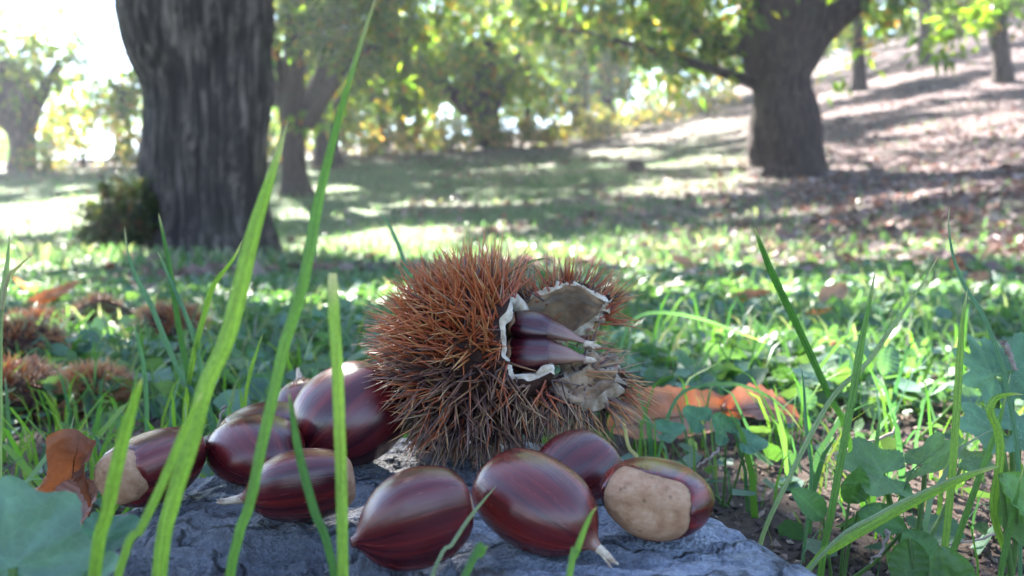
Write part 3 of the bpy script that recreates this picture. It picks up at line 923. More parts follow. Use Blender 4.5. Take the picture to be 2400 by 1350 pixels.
    print('NUT %-60s px %d-%d py %d-%d want %s d %.3f sc %.2f' % (label[:60], X_.min(), X_.max(), Y_.min(), Y_.max(), tgt, d, sc))
    return root


cm = .01
make_nut('large reddish chestnut lying on its side, front left of the trio', 965, 1215, .205, 2.75 * cm, 3.0 * cm, 2.3 * cm, (-.9, -.38, -.15), (.1, -.5, .8), tgt=(820, 1110, 1090, 1340), tassel=0, hil=(.5, .5), fade=.93)
make_nut('chestnut with pale tassel pointing at the viewer, in the front middle', 1255, 1180, .212, 2.5 * cm, 3.2 * cm, 2.3 * cm, (.74, -.52, -.42), (.4, .2, .75), tgt=(1105, 1410, 1050, 1305), color=(1.05, .95, .9), tassel=1.5, bend=-.1, hil=(.5, .5))
make_nut('chestnut showing its big tan scar, rightmost on the stone', 1540, 1170, .222, 2.95 * cm, 2.6 * cm, 2.15 * cm, (.36, .92, .02), (.93, -.36, -.12), tgt=(1405, 1675, 1070, 1270), color=(1.35, 1.3, .9), hil=(.77, .86), hoff=(-.06, 0))
make_nut('chestnut peeping out behind the front middle chestnut, right of the burr', 1358, 1090, .25, 2.7 * cm, 2.8 * cm, 2.4 * cm, (-.65, -.45, -.4), (.3, .5, .6), tgt=(1255, 1460, 1005, 1180), hil=(.5, .5))
make_nut('big boldly striped chestnut leaning beside the burr', 820, 970, .262, 3.5 * cm, 3.7 * cm, 2.6 * cm, (-.62, -.42, -.6), (.65, -.1, -.7), tgt=(680, 965, 845, 1095), color=(.95, .9, 1.0), hil=(.5, .5))
make_nut('rounded bluish sheened chestnut behind the small keeled one', 600, 1060, .243, 2.8 * cm, 2.8 * cm, 2.3 * cm, (.5, -.5, -.55), (.7, .3, .4), tgt=(480, 715, 975, 1140), color=(.9, .8, .9), hil=(.5, .5))
make_nut('small keeled chestnut with pale tassel, front of the left cluster', 685, 1140, .22, 2.3 * cm, 2.75 * cm, 1.9 * cm, (-.93, -.22, -.1), (.1, -.55, .8), tgt=(555, 815, 1050, 1225), tassel=1.3)
make_nut('chestnut with a mottled tan scar, leftmost on the stone', 355, 1095, .245, 2.8 * cm, 3.1 * cm, 2.2 * cm, (.5, .86, .1), (.7, -.4, .35), tgt=(225, 485, 1000, 1190), color=(1.1, 1.1, .9), hil=(.74, .74))
make_nut('chestnut showing only its top behind the bluish one', 620, 1020, .285, 2.6 * cm, 2.8 * cm, 2.2 * cm, (.6, .5, .3), (.7, -.5, .0), tgt=(520, 710, 945, 1060))
make_nut('chestnut tucked behind the big striped one', 715, 950, .315, 2.7 * cm, 2.9 * cm, 2.3 * cm, (-.3, .5, .8), (.9, .2, .1), tgt=(640, 800, 880, 1010), dz=.004)
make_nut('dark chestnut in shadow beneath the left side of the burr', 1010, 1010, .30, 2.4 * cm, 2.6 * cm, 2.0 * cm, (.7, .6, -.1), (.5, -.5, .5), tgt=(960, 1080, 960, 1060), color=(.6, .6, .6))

# ------------------------------------------------------------------ the open burr
BD = .278
BC = np.array(at(1118, 838, BD))
BR_ = .0238
EA = unit(np.array([.77, -.62, .12])); E1 = np.array([0, 0, 1.]); E1 = unit(E1 - EA * E1.dot(EA)); E2 = np.cross(EA, E1)
TAB = np.array([(0, 2.3, .55), (18, 2.45, .35), (45, 2.5, .8), (90, 2.66, 1.), (125, 2.68, 1.), (150, 2.85, .7), (165, 3.1, .52), (180, 3.1, .48), (195, 2.6, .6), (215, 2.1, .8), (270, 1.9, .9), (320, 1.95, .9), (345, 2.1, .8), (360, 2.3, .55)], float)


def burr_profile(ph, jag=True):
    """(axial, radial) polyline of the husk wall at angle ph; first the pole, last the edge."""
    dg = math.degrees(ph) % 360
    L = np.interp(dg, TAB[:, 0], TAB[:, 1]); k = np.interp(dg, TAB[:, 0], TAB[:, 2])
    if jag: L += .05 * noise.noise((math.cos(ph) * 4, math.sin(ph) * 4, 1)) + .02 * noise.noise((math.cos(ph) * 9, math.sin(ph) * 9, 2))
    n = 44
    s = np.linspace(0, L, n); ds = L / (n - 1)
    ang = 0.; a, r = -1., 0.; out = []
    for i in range(n):
        out.append((a, r))
        kk = 1. if s[i] < 1.75 else (1 + (k - 1) * min(1, (s[i] - 1.75) / .25))
        a += math.sin(ang + kk * ds * .5) * ds; r += math.cos(ang + kk * ds * .5) * ds
        ang += kk * ds
    return np.array(out)


def burr_grid(nph=96):
    G = np.zeros((44, nph, 3))
    for j in range(nph):
        ph = 2 * math.pi * j / nph
        P = burr_profile(ph)
        c, s = math.cos(ph), math.sin(ph)
        for i in range(44):
            a, r = P[i]
            lump = 1 + .08 * noise.noise((a * 1.6, r * c * 1.6, r * s * 1.6))
            G[i, j] = BC + BR_ * lump * (a * EA * 1.02 + r * (c * E1 * 1.0 + s * E2))
    return G


G = burr_grid()
gi = np.gradient(G, axis=0); gj = np.roll(G, -1, 1) - np.roll(G, 1, 1)
GN = unit(np.cross(gj, gi)); GN[0] = -EA
if (GN[10, 0] * (G[10, 0] - BC)).sum() < 0: GN = -GN
GN[0] = -EA
burr = empty('chestnut_burr', Vector((BC[0], BC[1], RT)), 'open spiny chestnut burr with two nuts inside, on the stone', 'burr')
husk = mesh_np('husk_wall', G.reshape(-1, 3), grid_faces(44, 96, True), M_HUSK, burr)
th = .0046
tk = np.full((44, 1, 1), th)
IN = G - GN * tk
mesh_np('lining', IN[2:].reshape(-1, 3), grid_faces(42, 96, True), M_LINING, burr)
edge_o, edge_i = G[-1], IN[-1]
tang = unit(G[-1] - G[-2])
rows_ = []
for k, t in enumerate(np.linspace(0, 1, 9)):
    b = math.sin(t * math.pi)
    q = edge_o * (1 - t) + edge_i * t
    jit = np.array([[noise.noise(tuple(v * 420)) for v in q]]).T
    rows_.append(q + tang * (.0022 * b + .0008 * b * jit))
for bk in (1, 2, 3, 4, 5):
    rows_.append(IN[-1 - bk] - GN[-1 - bk] * (.0006 - .0001 * bk))
mesh_np('rim', np.array(rows_).reshape(-1, 3), grid_faces(len(rows_), 96, True), M_RIM, burr)


def spine_mesh(name, cb, ct, bend):
    n, seg = 5, 5
    V, F, c = [], [], []
    for i in range(seg):
        t = i / (seg - 1)
        r = (1 - t) ** .8 * .5 + .02
        for j in range(n):
            a = 2 * math.pi * j / n
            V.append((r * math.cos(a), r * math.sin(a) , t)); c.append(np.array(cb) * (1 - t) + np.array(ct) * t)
            V[-1] = (V[-1][0] + bend * t * t * 6, V[-1][1], t)
    return np.array(V), grid_faces(seg, n, True), np.array(c)


SPC = [((.045, .014, .012), (.36, .19, .09)), ((.17, .024, .010), (.42, .12, .04)), ((.25, .034, .011), (.46, .15, .05)), ((.04, .014, .02), (.24, .12, .08)), ((.24, .06, .016), (.54, .29, .11)), ((.07, .026, .024), (.44, .29, .16)), ((.025, .010, .013), (.17, .085, .06))]


def spine_set(tufts, per, Lmean, spread, width=.00042, floor=None, P=None, N=None):
    """Roots, directions, lengths, colour index for tufted spines."""
    out = []
    for p, nrm, toneid in zip(P, N, tufts):
        for k in range(per):
            dv = unit(nrm + rng.normal(size=3) * spread)
            if dv.dot(nrm) < .25: continue
            L = Lmean * rng.uniform(.65, 1.2)
            r = p + rng.normal(size=3) * .0011
            if floor is not None:
                tipz = r[2] + dv[2] * L
                if tipz < floor:
                    dv = dv.copy(); dv[2] = (floor - r[2]) / L; dv = unit(dv)
                    if r[2] < floor: continue
            ci = toneid if rng.random() < .75 else rng.integers(len(SPC))
            out.append((r, dv, L, width * rng.uniform(.8, 1.25), int(ci)))
    return out


def spine_join(S):
    protos = [spine_mesh('s', a, b, 0.) for a, b in SPC]
    Vs, Fs, Cs, o = [], [], [], 0
    for r, dv, L, w, ci in S:
        V, F, c = protos[ci]
        X = unit(np.cross(dv, [.3, .5, .8])); Y = np.cross(dv, X)
        be = rng.normal() * .05 * L
        W_ = r + V[:, :1] * w * X + V[:, 1:2] * w * Y + V[:, 2:] * L * dv + (V[:, 2:] ** 2) * be * X
        Vs.append(W_); Fs.append(F + o); Cs.append(c); o += len(V)
    return np.vstack(Vs), np.vstack(Fs), np.vstack(Cs)


# tufts spread over the outer wall, by area
area = np.linalg.norm(np.cross(np.gradient(G, axis=0), gj * .5), axis=-1)
area[0] = 0; area[-1:] = 0
pr = area.ravel() / area.sum()
NT = 450
cand = rng.choice(pr.size, 6000, p=pr, replace=True)
cp_ = G.reshape(-1, 3)[cand]; dmin = np.full(6000, 9.); idx = []
for _ in range(NT):
    q = int(np.argmax(dmin)); idx.append(cand[q]); dmin = np.minimum(dmin, ((cp_ - cp_[q]) ** 2).sum(1))
idx = np.array(idx)
TP, TN = G.reshape(-1, 3)[idx] + rng.normal(size=(NT, 3)) * .0006, GN.reshape(-1, 3)[idx]
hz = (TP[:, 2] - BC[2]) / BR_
tone = np.where(hz > .1, rng.choice([1, 2, 4, 2], NT), np.where(hz > -.35, rng.choice([0, 1, 6, 3], NT), rng.choice([3, 6, 5, 6], NT)))  # tone by height: redder on top, shade painted into the darker lower tufts
bare = (hz > .45) & ((TP[:, 0] - BC[0]) > .011)
keep_ = ~bare
TP, TN, hz, tone, idx = TP[keep_], TN[keep_], hz[keep_], tone[keep_], idx[keep_]
edge = np.clip((idx // 96 - 30) / 12., 0, 1)[:, None]
TNd = unit(TN - EA * (.1 + .42 * edge))          # near the opening the spines comb backwards
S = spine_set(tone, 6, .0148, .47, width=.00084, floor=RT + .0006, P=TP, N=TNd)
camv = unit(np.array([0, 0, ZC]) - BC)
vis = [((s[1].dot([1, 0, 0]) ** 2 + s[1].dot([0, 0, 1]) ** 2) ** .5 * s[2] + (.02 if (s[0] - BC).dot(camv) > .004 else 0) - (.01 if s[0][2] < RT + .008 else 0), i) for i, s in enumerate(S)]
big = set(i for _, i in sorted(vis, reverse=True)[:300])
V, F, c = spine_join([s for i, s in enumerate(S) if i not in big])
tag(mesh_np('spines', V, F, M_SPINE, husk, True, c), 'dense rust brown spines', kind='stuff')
protos = []
for ci, (a, b) in enumerate(SPC):
    V, F, c = spine_mesh('spine', a, b, .15 * (ci - 2.5) / 2.5)
    me_o = mesh_np('spine', V, F, M_SPINE, None, True, c)
    protos.append(me_o.data); bpy.data.objects.remove(me_o)
boff = Vector(burr.location)
for i in sorted(big):
    r, dv, L, w, ci = S[i]
    o = bpy.data.objects.new('spine', protos[ci])
    COL.objects.link(o)
    o.parent = husk
    X = unit(np.cross(dv, [.3, .5, .8])); Y = np.cross(dv, X)
    o.matrix_local = Matrix.Translation(Vector(r) - boff) @ Matrix(np.stack([X * w, Y * w, dv * L], 1).tolist()).to_4x4()


# the two torn valves standing open on the right of the burr
def valve(label, bot, top, dpt, th_, spine_dir, ntuft, tones, Ls, seed, lump=.002):
    ns, nt_ = 40, 24
    bot = catmull(bot, ns); top = catmull(top, ns)
    I = np.zeros((nt_, ns, 3))
    for b in range(nt_):
        t = b / (nt_ - 1)
        for a in range(ns):
            q = bot[a] * (1 - t) + top[a] * t
            u = a / (ns - 1)
            dd = dpt(u, t) + lump * noise.noise((u * 4, t * 4, seed)) + lump * .4 * noise.noise((u * 11, t * 11, seed))
            I[b, a] = at(q[0] + 6 * noise.noise((u * 9, seed, 0)), q[1] + 5 * noise.noise((u * 8, t * 2, seed)), dd)
    n = unit(np.cross(np.gradient(I, axis=1), np.gradient(I, axis=0)))
    if n[nt_ // 2, ns // 2].dot(camv) > 0: n = -n           # outward: away from the viewer
    cen = I.mean((0, 1))
    fl = unit(I - cen)
    O = I + n * th_ + fl * .0012
    ow = mesh_np('husk_valve', O.reshape(-1, 3), grid_faces(nt_, ns), M_HUSK, burr)
    tag(ow, label)
    mesh_np('lining', I.reshape(-1, 3), grid_faces(nt_, ns), M_LINING, ow)
    per = [(0, a) for a in range(ns)] + [(b, ns - 1) for b in range(1, nt_)] + [(nt_ - 1, a) for a in range(ns - 2, -1, -1)] + [(b, 0) for b in range(nt_ - 2, 0, -1)]
    pi = np.array([I[p] for p in per]); po = np.array([O[p] for p in per]); pf = np.array([fl[p] for p in per])
    ins = np.array([I[p] + (cen - I[p]) * .04 - n[p] * .0003 for p in per])
    rows = [ins]
    for t in np.linspace(0, 1, 6):
        jit = np.array([[noise.noise(tuple(v * 380))] for v in pi])
        rows.append(pi * (1 - t) + po * t + pf * (.0005 * math.sin(t * math.pi) * (1 + .6 * jit)))
    mesh_np('rim', np.array(rows).reshape(-1, 3), grid_faces(len(rows), len(per), True), M_RIM if seed < 5 else M_RIM2, ow)
    k = rng.integers(0, ns * nt_, ntuft)
    P = O.reshape(-1, 3)[k]; N = unit(n.reshape(-1, 3)[k] * .55 + fl.reshape(-1, 3)[k] * .75 + np.array(spine_dir))
    S_ = spine_set(rng.choice(tones, ntuft), 5, Ls, .33, .0006, RT + .0006, P, N)
    V, F, c = spine_join(S_)
    tag(mesh_np('spines', V, F, M_SPINE, ow, True, c), kind='stuff')


valve('upper torn valve showing its tan velvet lining', [(1225, 800), (1290, 790), (1345, 778), (1400, 742)], [(1225, 706), (1285, 684), (1345, 666), (1424, 708)],
      lambda u, t: .289 - .006 * u + .007 * math.sin(math.pi * u) * math.sin(math.pi * min(1, t + .15)) + .004 * (1 - t), .0022, (.15, .1, .55), 95, [1, 2, 4, 5, 1], .0125, 3.)
valve('lower torn valve with matted tan lining', [(1290, 915), (1335, 940), (1395, 938), (1446, 896)], [(1296, 886), (1338, 852), (1388, 826), (1450, 846)],
      lambda u, t: .262 + .006 * u + .012 * t - .002 * math.sin(math.pi * u), .0024, (.45, .05, -.3), 80, [0, 5, 4, 5, 3], .0135, 8., .0045)

# the two nuts inside the burr
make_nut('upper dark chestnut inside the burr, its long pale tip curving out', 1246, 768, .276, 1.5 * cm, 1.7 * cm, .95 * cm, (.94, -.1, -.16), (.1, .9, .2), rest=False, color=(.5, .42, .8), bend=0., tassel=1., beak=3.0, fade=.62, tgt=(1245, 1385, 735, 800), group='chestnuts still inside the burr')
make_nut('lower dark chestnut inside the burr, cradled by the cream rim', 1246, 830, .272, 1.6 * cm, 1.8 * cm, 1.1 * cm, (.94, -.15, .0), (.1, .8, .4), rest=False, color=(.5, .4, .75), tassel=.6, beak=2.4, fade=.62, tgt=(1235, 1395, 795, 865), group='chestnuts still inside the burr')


# ------------------------------------------------------------------ empty burrs lying on the grass
def small_burr(label, px, py, R0, tilt, open_=.0, sq=.7):
    R0 *= .84
    p = gp(px, py)
    b = empty('chestnut_burr', p, label, 'burr', 'empty burrs lying on the grass')
    C = np.array(p) + [0, 0, R0 * sq * .8]
    nu, nv = 16, 32
    ax = unit(np.array([math.sin(tilt), -.6, .3])) if open_ > .3 else unit(np.array([math.sin(tilt), .5, -.6]))
    e1 = unit(np.cross(ax, [.1, .9, .3])); e2 = np.cross(ax, e1)
    V, N = [], []
    for i in range(nu):
        th_ = (math.pi - .9 - open_) * i / (nu - 1)
        for j in range(nv):
            ph = 2 * math.pi * j / nv
            d = -math.cos(th_) * ax + math.sin(th_) * (math.cos(ph) * e1 + math.sin(ph) * e2)
            l = 1 + .12 * noise.noise(tuple(d * 2 + C * 5))
            V.append(C + R0 * l * d * [1.15, 1.05, sq]); N.append(d)
    V = np.array(V); N = np.array(N)
    w = mesh_np('husk_wall', V, grid_faces(nu, nv, True), M_HUSK, b)
    mesh_np('lining', C + (V - C) * .88, grid_faces(nu, nv, True), M_LINING, b)
    k = rng.integers(nv, len(V), 230)
    S = spine_set(rng.choice([5, 4, 4, 5, 1], 230), 6, .011, .5, .0008, None, V[k], N[k])
    Vv, F, c = spine_join(S)
    tag(mesh_np('spines', Vv, F, M_SPINE, b, True, c), kind='stuff')


for q in [('tan domed burr in the grass at the far left', 88, 800, .030, -.3, 0, .6), ('tan burr gaping open in the grass left of the thin blades', 243, 790, .030, .8, .4, .8),
          ('round rusty burr behind the broad green blade', 400, 820, .028, -.5, .2, .85), ('big dull brown burr at the left edge', 45, 880, .028, .2, .1, .9),
          ('dark brown burr in shade at the left edge, lowest of all', 40, 985, .024, .3, .2, .8), ('orange burr behind the curled brown leaf', 225, 975, .017, .5, .2, .9)]:
    small_burr(*q)


# ------------------------------------------------------------------ leaves and blades
def ribbon(P, w, tw, fold=.25, col=(.08, .18, .03), tipcol=None, n=26, taper=.35, face=None, blunt=False):
    """Grass blade along P, tip first; width profile pointed at the tip."""
    P = catmull(P, n)
    T = unit(np.gradient(P, axis=0))
    V, C = [], []
    for i in range(n):
        t = i / (n - 1)
        wd = w * (min(1, (t / taper)) ** .75 if not blunt else min(1, .75 + t * 4)) * (1 - .35 * max(0, t - .6))
        view = unit(P[i] - np.array([0, 0, ZC])) if face is None else np.array(face)
        s = unit(np.cross(T[i], view)); nrm = unit(np.cross(s, T[i]))
        a = tw + .25 * math.sin(t * 5 + w * 900)
        sd = math.cos(a) * s + math.sin(a) * nrm; nn = np.cross(sd, T[i])
        for q, h in ((-1, 1), (-.5, .45), (0, 0), (.5, .45), (1, 1)):
            V.append(P[i] + sd * wd * .5 * q + nn * wd * fold * h)
            cc = np.array(col, float) * (1.12 if abs(q) == .5 else .9) * (1 + .12 * noise.noise((t * 18, q * 3, w * 4000)))
            if tipcol is not None and t < .14: cc = cc * (t / .14) + np.array(tipcol) * (1 - t / .14)
            C.append(cc)
    qv = [(q, i * .12, w * 999) for i in range(n) for q in (-1, -.5, 0, .5, 1)]
    return np.array(V), grid_faces(n, 5), np.array(C), np.array(qv)


GB = {'y': (.16, .27, .05), 'g': (.09, .19, .045), 'b': (.075, .16, .11), 'd': (.045, .12, .035), 'p': (.19, .25, .15), 's': (.36, .31, .22)}
blades = [
    # label, pixels tip -> base, distance tip, distance base, width px, colour, twist, blunt
    ('broad blurred green blade leaning right before the leftmost chestnut', [(333, 884), (318, 930), (285, 1040), (250, 1200), (222, 1350)], .135, .14, 46, 'y', .1, 0),
    ('tallest broad blade with a pale tip, crossing the left trunk', [(676, 280), (640, 400), (590, 560), (536, 780), (481, 907), (447, 1042), (405, 1181), (376, 1350)], .150, .14, 56, 'y', .2, 0),
    ('narrow yellow green blade slanting across the leftmost chestnut', [(475, 920), (456, 957), (420, 1040), (380, 1135), (330, 1240), (277, 1350)], .140, .135, 30, 'y', .3, 0),
    ('long green grass stem reaching the top edge of the picture', [(890, -30), (850, 90), (800, 260), (757, 430), (738, 520), (728, 580), (705, 690), (665, 815), (640, 930), (612, 1054), (587, 1181), (540, 1350)], .155, .142, 38, 'g', .3, 0),
    ('dark green blade leaning left between the small chestnut and upright blade', [(676, 915), (685, 960), (702, 1060), (735, 1190), (785, 1350)], .145, .145, 30, 'd', .4, 0),
    ('upright bright green blade with a blunt end before the striped chestnut', [(781, 640), (784, 740), (790, 850), (795, 1000), (800, 1160), (804, 1350)], .15, .145, 40, 'y', .1, 1),
    ('thin pale green blade across the two front chestnuts', [(1164, 1138), (1138, 1168), (1100, 1215), (1060, 1275), (1012, 1350)], .178, .165, 10, 'p', .2, 0),
    ('short blurred blade tip below the gap of the front chestnuts', [(1146, 1276), (1128, 1300), (1090, 1350)], .15, .145, 20, 'd', .3, 0),
    ('small blurred blade before the pale tassel of the middle chestnut', [(1400, 1185), (1380, 1220), (1350, 1300), (1335, 1350)], .15, .145, 24, 'g', .5, 0),
    ('slim bluish blade curving left of the tall broad blade', [(291, 525), (300, 590), (320, 650), (352, 710), (385, 790), (420, 870), (455, 920), (500, 1000)], .36, .37, 13, 'b', .4, 0),
    ('slim dark blade rising upright before the broad trunk', [(371, 498), (382, 545), (400, 640), (412, 720), (425, 800), (445, 900), (460, 1000)], .36, .37, 14, 'd', .3, 0),
    ('short slim bluish blade crossing behind the upright dark blade', [(368, 588), (385, 620), (420, 700), (450, 775), (470, 850), (490, 960)], .36, .37, 12, 'b', .6, 0),
    ('yellow green blade arching right behind the tall broad blade', [(570, 560), (545, 610), (500, 670), (478, 740), (455, 830), (440, 920), (432, 1010)], .36, .37, 14, 'y', .3, 0),
    ('faint grey blade bending at the left edge', [(84, 588), (50, 620), (18, 655), (5, 720), (-5, 820)], .22, .22, 12, 's', .3, 0),
    ('short pale stalk at the left edge beside the bending blade', [(22, 545), (20, 590), (15, 640), (5, 700), (0, 820)], .22, .22, 13, 'p', .3, 0),
    ('bluish blade tip above the left cluster of chestnuts', [(310, 755), (322, 790), (335, 850), (342, 920), (345, 1000)], .34, .35, 12, 'b', .3, 0),
    ('thin blade arching left of the spines at the top of the burr', [(877, 490), (905, 515), (932, 570), (950, 625), (965, 700), (985, 860)], .45, .45, 10, 'b', .3, 0),
    ('thin pale blade rising behind the top spines of the burr', [(1124, 532), (1105, 575), (1080, 640), (1060, 740), (1050, 860)], .5, .5, 9, 'b', .4, 0),
    ('tiny dark arching blade over the top notch of the burr', [(1310, 620), (1280, 607), (1235, 618), (1200, 650), (1180, 720)], .34, .34, 7, 'd', .3, 0),
    ('short slanting blade just left of the striped chestnut', [(617, 780), (600, 830), (585, 880), (572, 960)], .36, .36, 10, 'y', .3, 0),
    ('dark green blade leaning left, tallest right of the burr', [(1768, 530), (1782, 570), (1810, 640), (1850, 725), (1890, 810), (1945, 930), (1985, 1010)], .26, .30, 24, 'd', .2, 0),
    ('pale stalk crossing the striped upright blade at right', [(2203, 593), (2160, 670), (2090, 770), (2030, 855), (1960, 920), (1905, 1010), (1850, 1120), (1790, 1250)], .25, .245, 13, 'p', .3, 0),
    ('upright green blade banded by small shadows, right of the stone', [(2053, 628), (2040, 700), (2020, 800), (2003, 900), (1985, 1000), (1965, 1110), (1945, 1220), (1930, 1300)], .24, .235, 25, 'g', .2, 0),
    ('straight bright green blade standing near the right edge', [(2268, 676), (2258, 740), (2250, 840), (2242, 960), (2232, 1100), (2220, 1230), (2208, 1350)], .24, .23, 24, 'y', .15, 0),
    ('thin wavy blade rising highest at the right edge', [(2226, 480), (2224, 530), (2235, 600), (2262, 670), (2300, 730), (2338, 820), (2365, 930), (2385, 1060), (2390, 1200), (2392, 1350)], .25, .235, 11, 'b', .4, 0),
    ('broad diagonal blade lying from the stone towards the right edge', [(2345, 1092), (2280, 1115), (2200, 1150), (2120, 1190), (2040, 1235), (1950, 1290), (1915, 1315)], .225, .215, 34, 'y', .7, 0),
    ('pale folded strip lying along the broad diagonal blade', [(2340, 1090), (2260, 1112), (2150, 1160), (2060, 1205), (1940, 1285)], .218, .212, 10, 'p', .3, 0),
    ('green stem slanting behind the straight blade at lower right', [(2370, 870), (2345, 980), (2310, 1080), (2270, 1190), (2235, 1290), (2215, 1350)], .245, .24, 15, 'g', .3, 0),
    ('curled pale green blade bending over near the right edge', [(2400, 925), (2370, 925), (2335, 935), (2322, 965), (2340, 1010), (2345, 1080), (2330, 1200), (2370, 1330)], .23, .23, 20, 'y', .5, 0),
    ('faint bluish upright blade between the two crossing stalks', [(1874, 846), (1884, 900), (1890, 1000), (1902, 1100), (1895, 1200), (1885, 1280)], .27, .265, 9, 'b', .3, 0),
    ('slim blade in the lower right corner', [(2400, 1090), (2380, 1180), (2360, 1270), (2345, 1350)], .22, .22, 15, 'g', .2, 0),
    ('long flat bluish blade arching above the orange leaf', [(1880, 1010), (1840, 960), (1790, 925), (1720, 900), (1640, 905), (1590, 930), (1560, 1000)], .34, .34, 9, 'b', .5, 0),
    ('bluish blade bowing over the meadow right of the burr', [(1800, 805), (1730, 780), (1650, 750), (1560, 733), (1500, 740), (1465, 780), (1445, 880)], .42, .42, 10, 'b', .5, 0),
    ('pale curved stalk beside the right end of the burr', [(1452, 925), (1458, 960), (1466, 1010), (1475, 1050), (1500, 1085)], .31, .31, 9, 's', .2, 0),
]
for lab, pts, d0, d1, wpx, ck, tw, blunt in blades:
    n = len(pts)
    P = []
    for i, (px, py) in enumerate(pts):
        t = i / (n - 1); P.append(tuple(at(px, py, d0 + (d1 - d0) * t)))
    e = np.array(P[-1]); pv = np.array(P[-2]); dirn = unit(e - pv)
    z0 = gz(e[0], e[1])
    if e[2] > z0 + .004:
        run = dirn / max(.35, -dirn[2]) if dirn[2] < -.05 else np.array([0, 0, -1.])
        k = (e[2] - z0 + .004)
        P.append(tuple(e + np.array([run[0] * k * .5, run[1] * k * .5, -k])))
    root = Vector(P[-1]); root.z = gz(root.x, root.y)
    b = empty('grass_blade', root, lab, 'grass blade', 'tall grass blades around the stone')
    V, F, c, qv = ribbon(P, wpx / FPX * (d0 + d1) / 2 * (.7 if wpx > 22 else .95), tw, .2, GB[ck], (.4, .36, .26), 34 if n > 6 else 24, .3 if n > 5 else .4, blunt=blunt)
    mesh_np('leaf_blade', V, F, M_BLADE, b, True, c, qv)


def leaf_grid(L, W, curl=0., cup=.2, serr=.0, ns=40, nw=15, wav=.05, seed=0., blunt=False, roll=0.):
    """Leaf in local coordinates: x along, y across, z up; grid ns x nw."""
    V = np.zeros((ns, nw, 3))
    for i in range(ns):
        t = i / (ns - 1)
        hw = W * .5 * (math.sin(math.pi * min(1, t ** .8 * 1.0)) ** .75 if 0 < t < 1 else 0.02)
        if blunt: hw = W * .5 * (min(1, t * 6 + .3)) * (1 - .25 * t)
        if serr: hw *= 1 + serr * (1 - ((t * 15) % 1)) - serr * .5
        for j in range(nw):
            q = j / (nw - 1) * 2 - 1
            z = cup * hw * q * q + wav * W * noise.noise((t * 3 + seed, q * 1.6, seed)) + .03 * W * math.sin(t * 15 * math.pi * 1 + abs(q) * 4) * abs(q)
            x = t * L
            yy = q * hw
            if roll:
                rl = roll * (1 + .35 * noise.noise((t * 2.2, seed, 5))); an = q * hw / rl + .5 * math.sin(t * 2.6 + seed); yy = rl * math.sin(an); z += rl * (1 - math.cos(an))
            if blunt: x *= 1 + .22 * noise.noise((q * 3.1, seed, 0)) + .08 * noise.noise((q * 11, seed, 4))
            if curl:
                a = curl * t; x = L * math.sin(a) / curl; zz = L * (1 - math.cos(a)) / curl
                V[i, j] = (x - math.sin(a) * z, yy, zz + math.cos(a) * z)
            else:
                V[i, j] = (x, yy, z)
    return V.reshape(-1, 3), grid_faces(ns, nw)


def place(V, o, xdir, up):
    X = unit(np.array(xdir, float)); U = np.array(up, float); Z = unit(U - X * U.dot(X)); Y = np.cross(Z, X)
    return np.array(o) + V @ np.stack([X, Y, Z])


def vcol(V, base, var=.2, sc=120, alt=None):
    c = []
    for v in V:
        n = noise.noise(tuple(v * sc)); k = 1 + var * n
        cc = np.array(base) * k
        if alt is not None:
            m = max(0, min(1, .5 + noise.noise(tuple(v * sc * .5 + 7)) * 1.6)); cc = cc * (1 - m) + np.array(alt) * m * k
        c.append(cc)
    return np.array(c)


def dead_leaf(label, o, xdir, up, L, W, curl, cup, col, alt=None, serr=.12, seed=1., group='fallen brown chestnut leaves', wav=.15, blunt=False, roll=0.):
    V, F = leaf_grid(L, W, curl, cup, serr, 46, 17, wav, seed, blunt, roll)
    V = place(V, o, xdir, up)
    root = empty('fallen_leaf', Vector((V[:, 0].mean(), V[:, 1].mean(), V[:, 2].min())), label, 'leaf', group)
    mesh_np('leaf_blade', V, F, M_DEAD, root, True, vcol(V, col, .25, 150, alt))
    mid = V.reshape(46, 17, 3)[:, 8]
    up_ = unit(np.cross(mid[20] - mid[10], V.reshape(46, 17, 3)[10, 12] - mid[10]))
    Vm, Fm = sweep(mid, np.linspace(.0006, .0001, 46) * L / .06, 6)
    mesh_np('midrib', Vm, Fm, M_DEAD, root, True, np.tile(np.array(col) * .55, (len(Vm), 1)))


dead_leaf('upright curled orange brown leaf left of the stone', at(135, 1222, .232), (.12, .05, 1.), (.5, -.85, 0), .0285, .024, .5, .1, (.30, .135, .065), (.17, .08, .055), .10, 3, blunt=True, roll=.0058, wav=.22)
dead_leaf('pinkish tan leaf lying at the left end of the stone', at(140, 1225, .228), (.75, .25, .55), (-.3, -.85, .5), .016, .014, .5, .5, (.36, .22, .18), (.28, .15, .11), .05, 5)
dead_leaf('pale tan leaf fragment half hidden behind the big bluish leaf', at(55, 1180, .25), (.9, .1, .0), (0, -.6, .8), .02, .012, .3, .4, (.4, .28, .2), None, .05, 6)
dead_leaf('long orange fallen leaf right of the burr', at(1420, 1005, .40), (.95, .1, .2), (-.15, -.75, .65), .075, .03, -.5, .4, (.32, .13, .06), (.32, .19, .13), .08, 7)
dead_leaf('reddish fallen leaf trailing behind the orange one', at(1690, 960, .41), (.9, .2, .02), (-.1, -.6, .75), .05, .022, -.5, .5, (.3, .115, .06), (.32, .19, .15), .08, 8)
dead_leaf('small orange leaf standing in the grass right of the burr', gp(1880, 760), (.9, .1, .3), (0, -.8, .6), .035, .018, .8, .5, (.42, .17, .06), None, .1, 9)
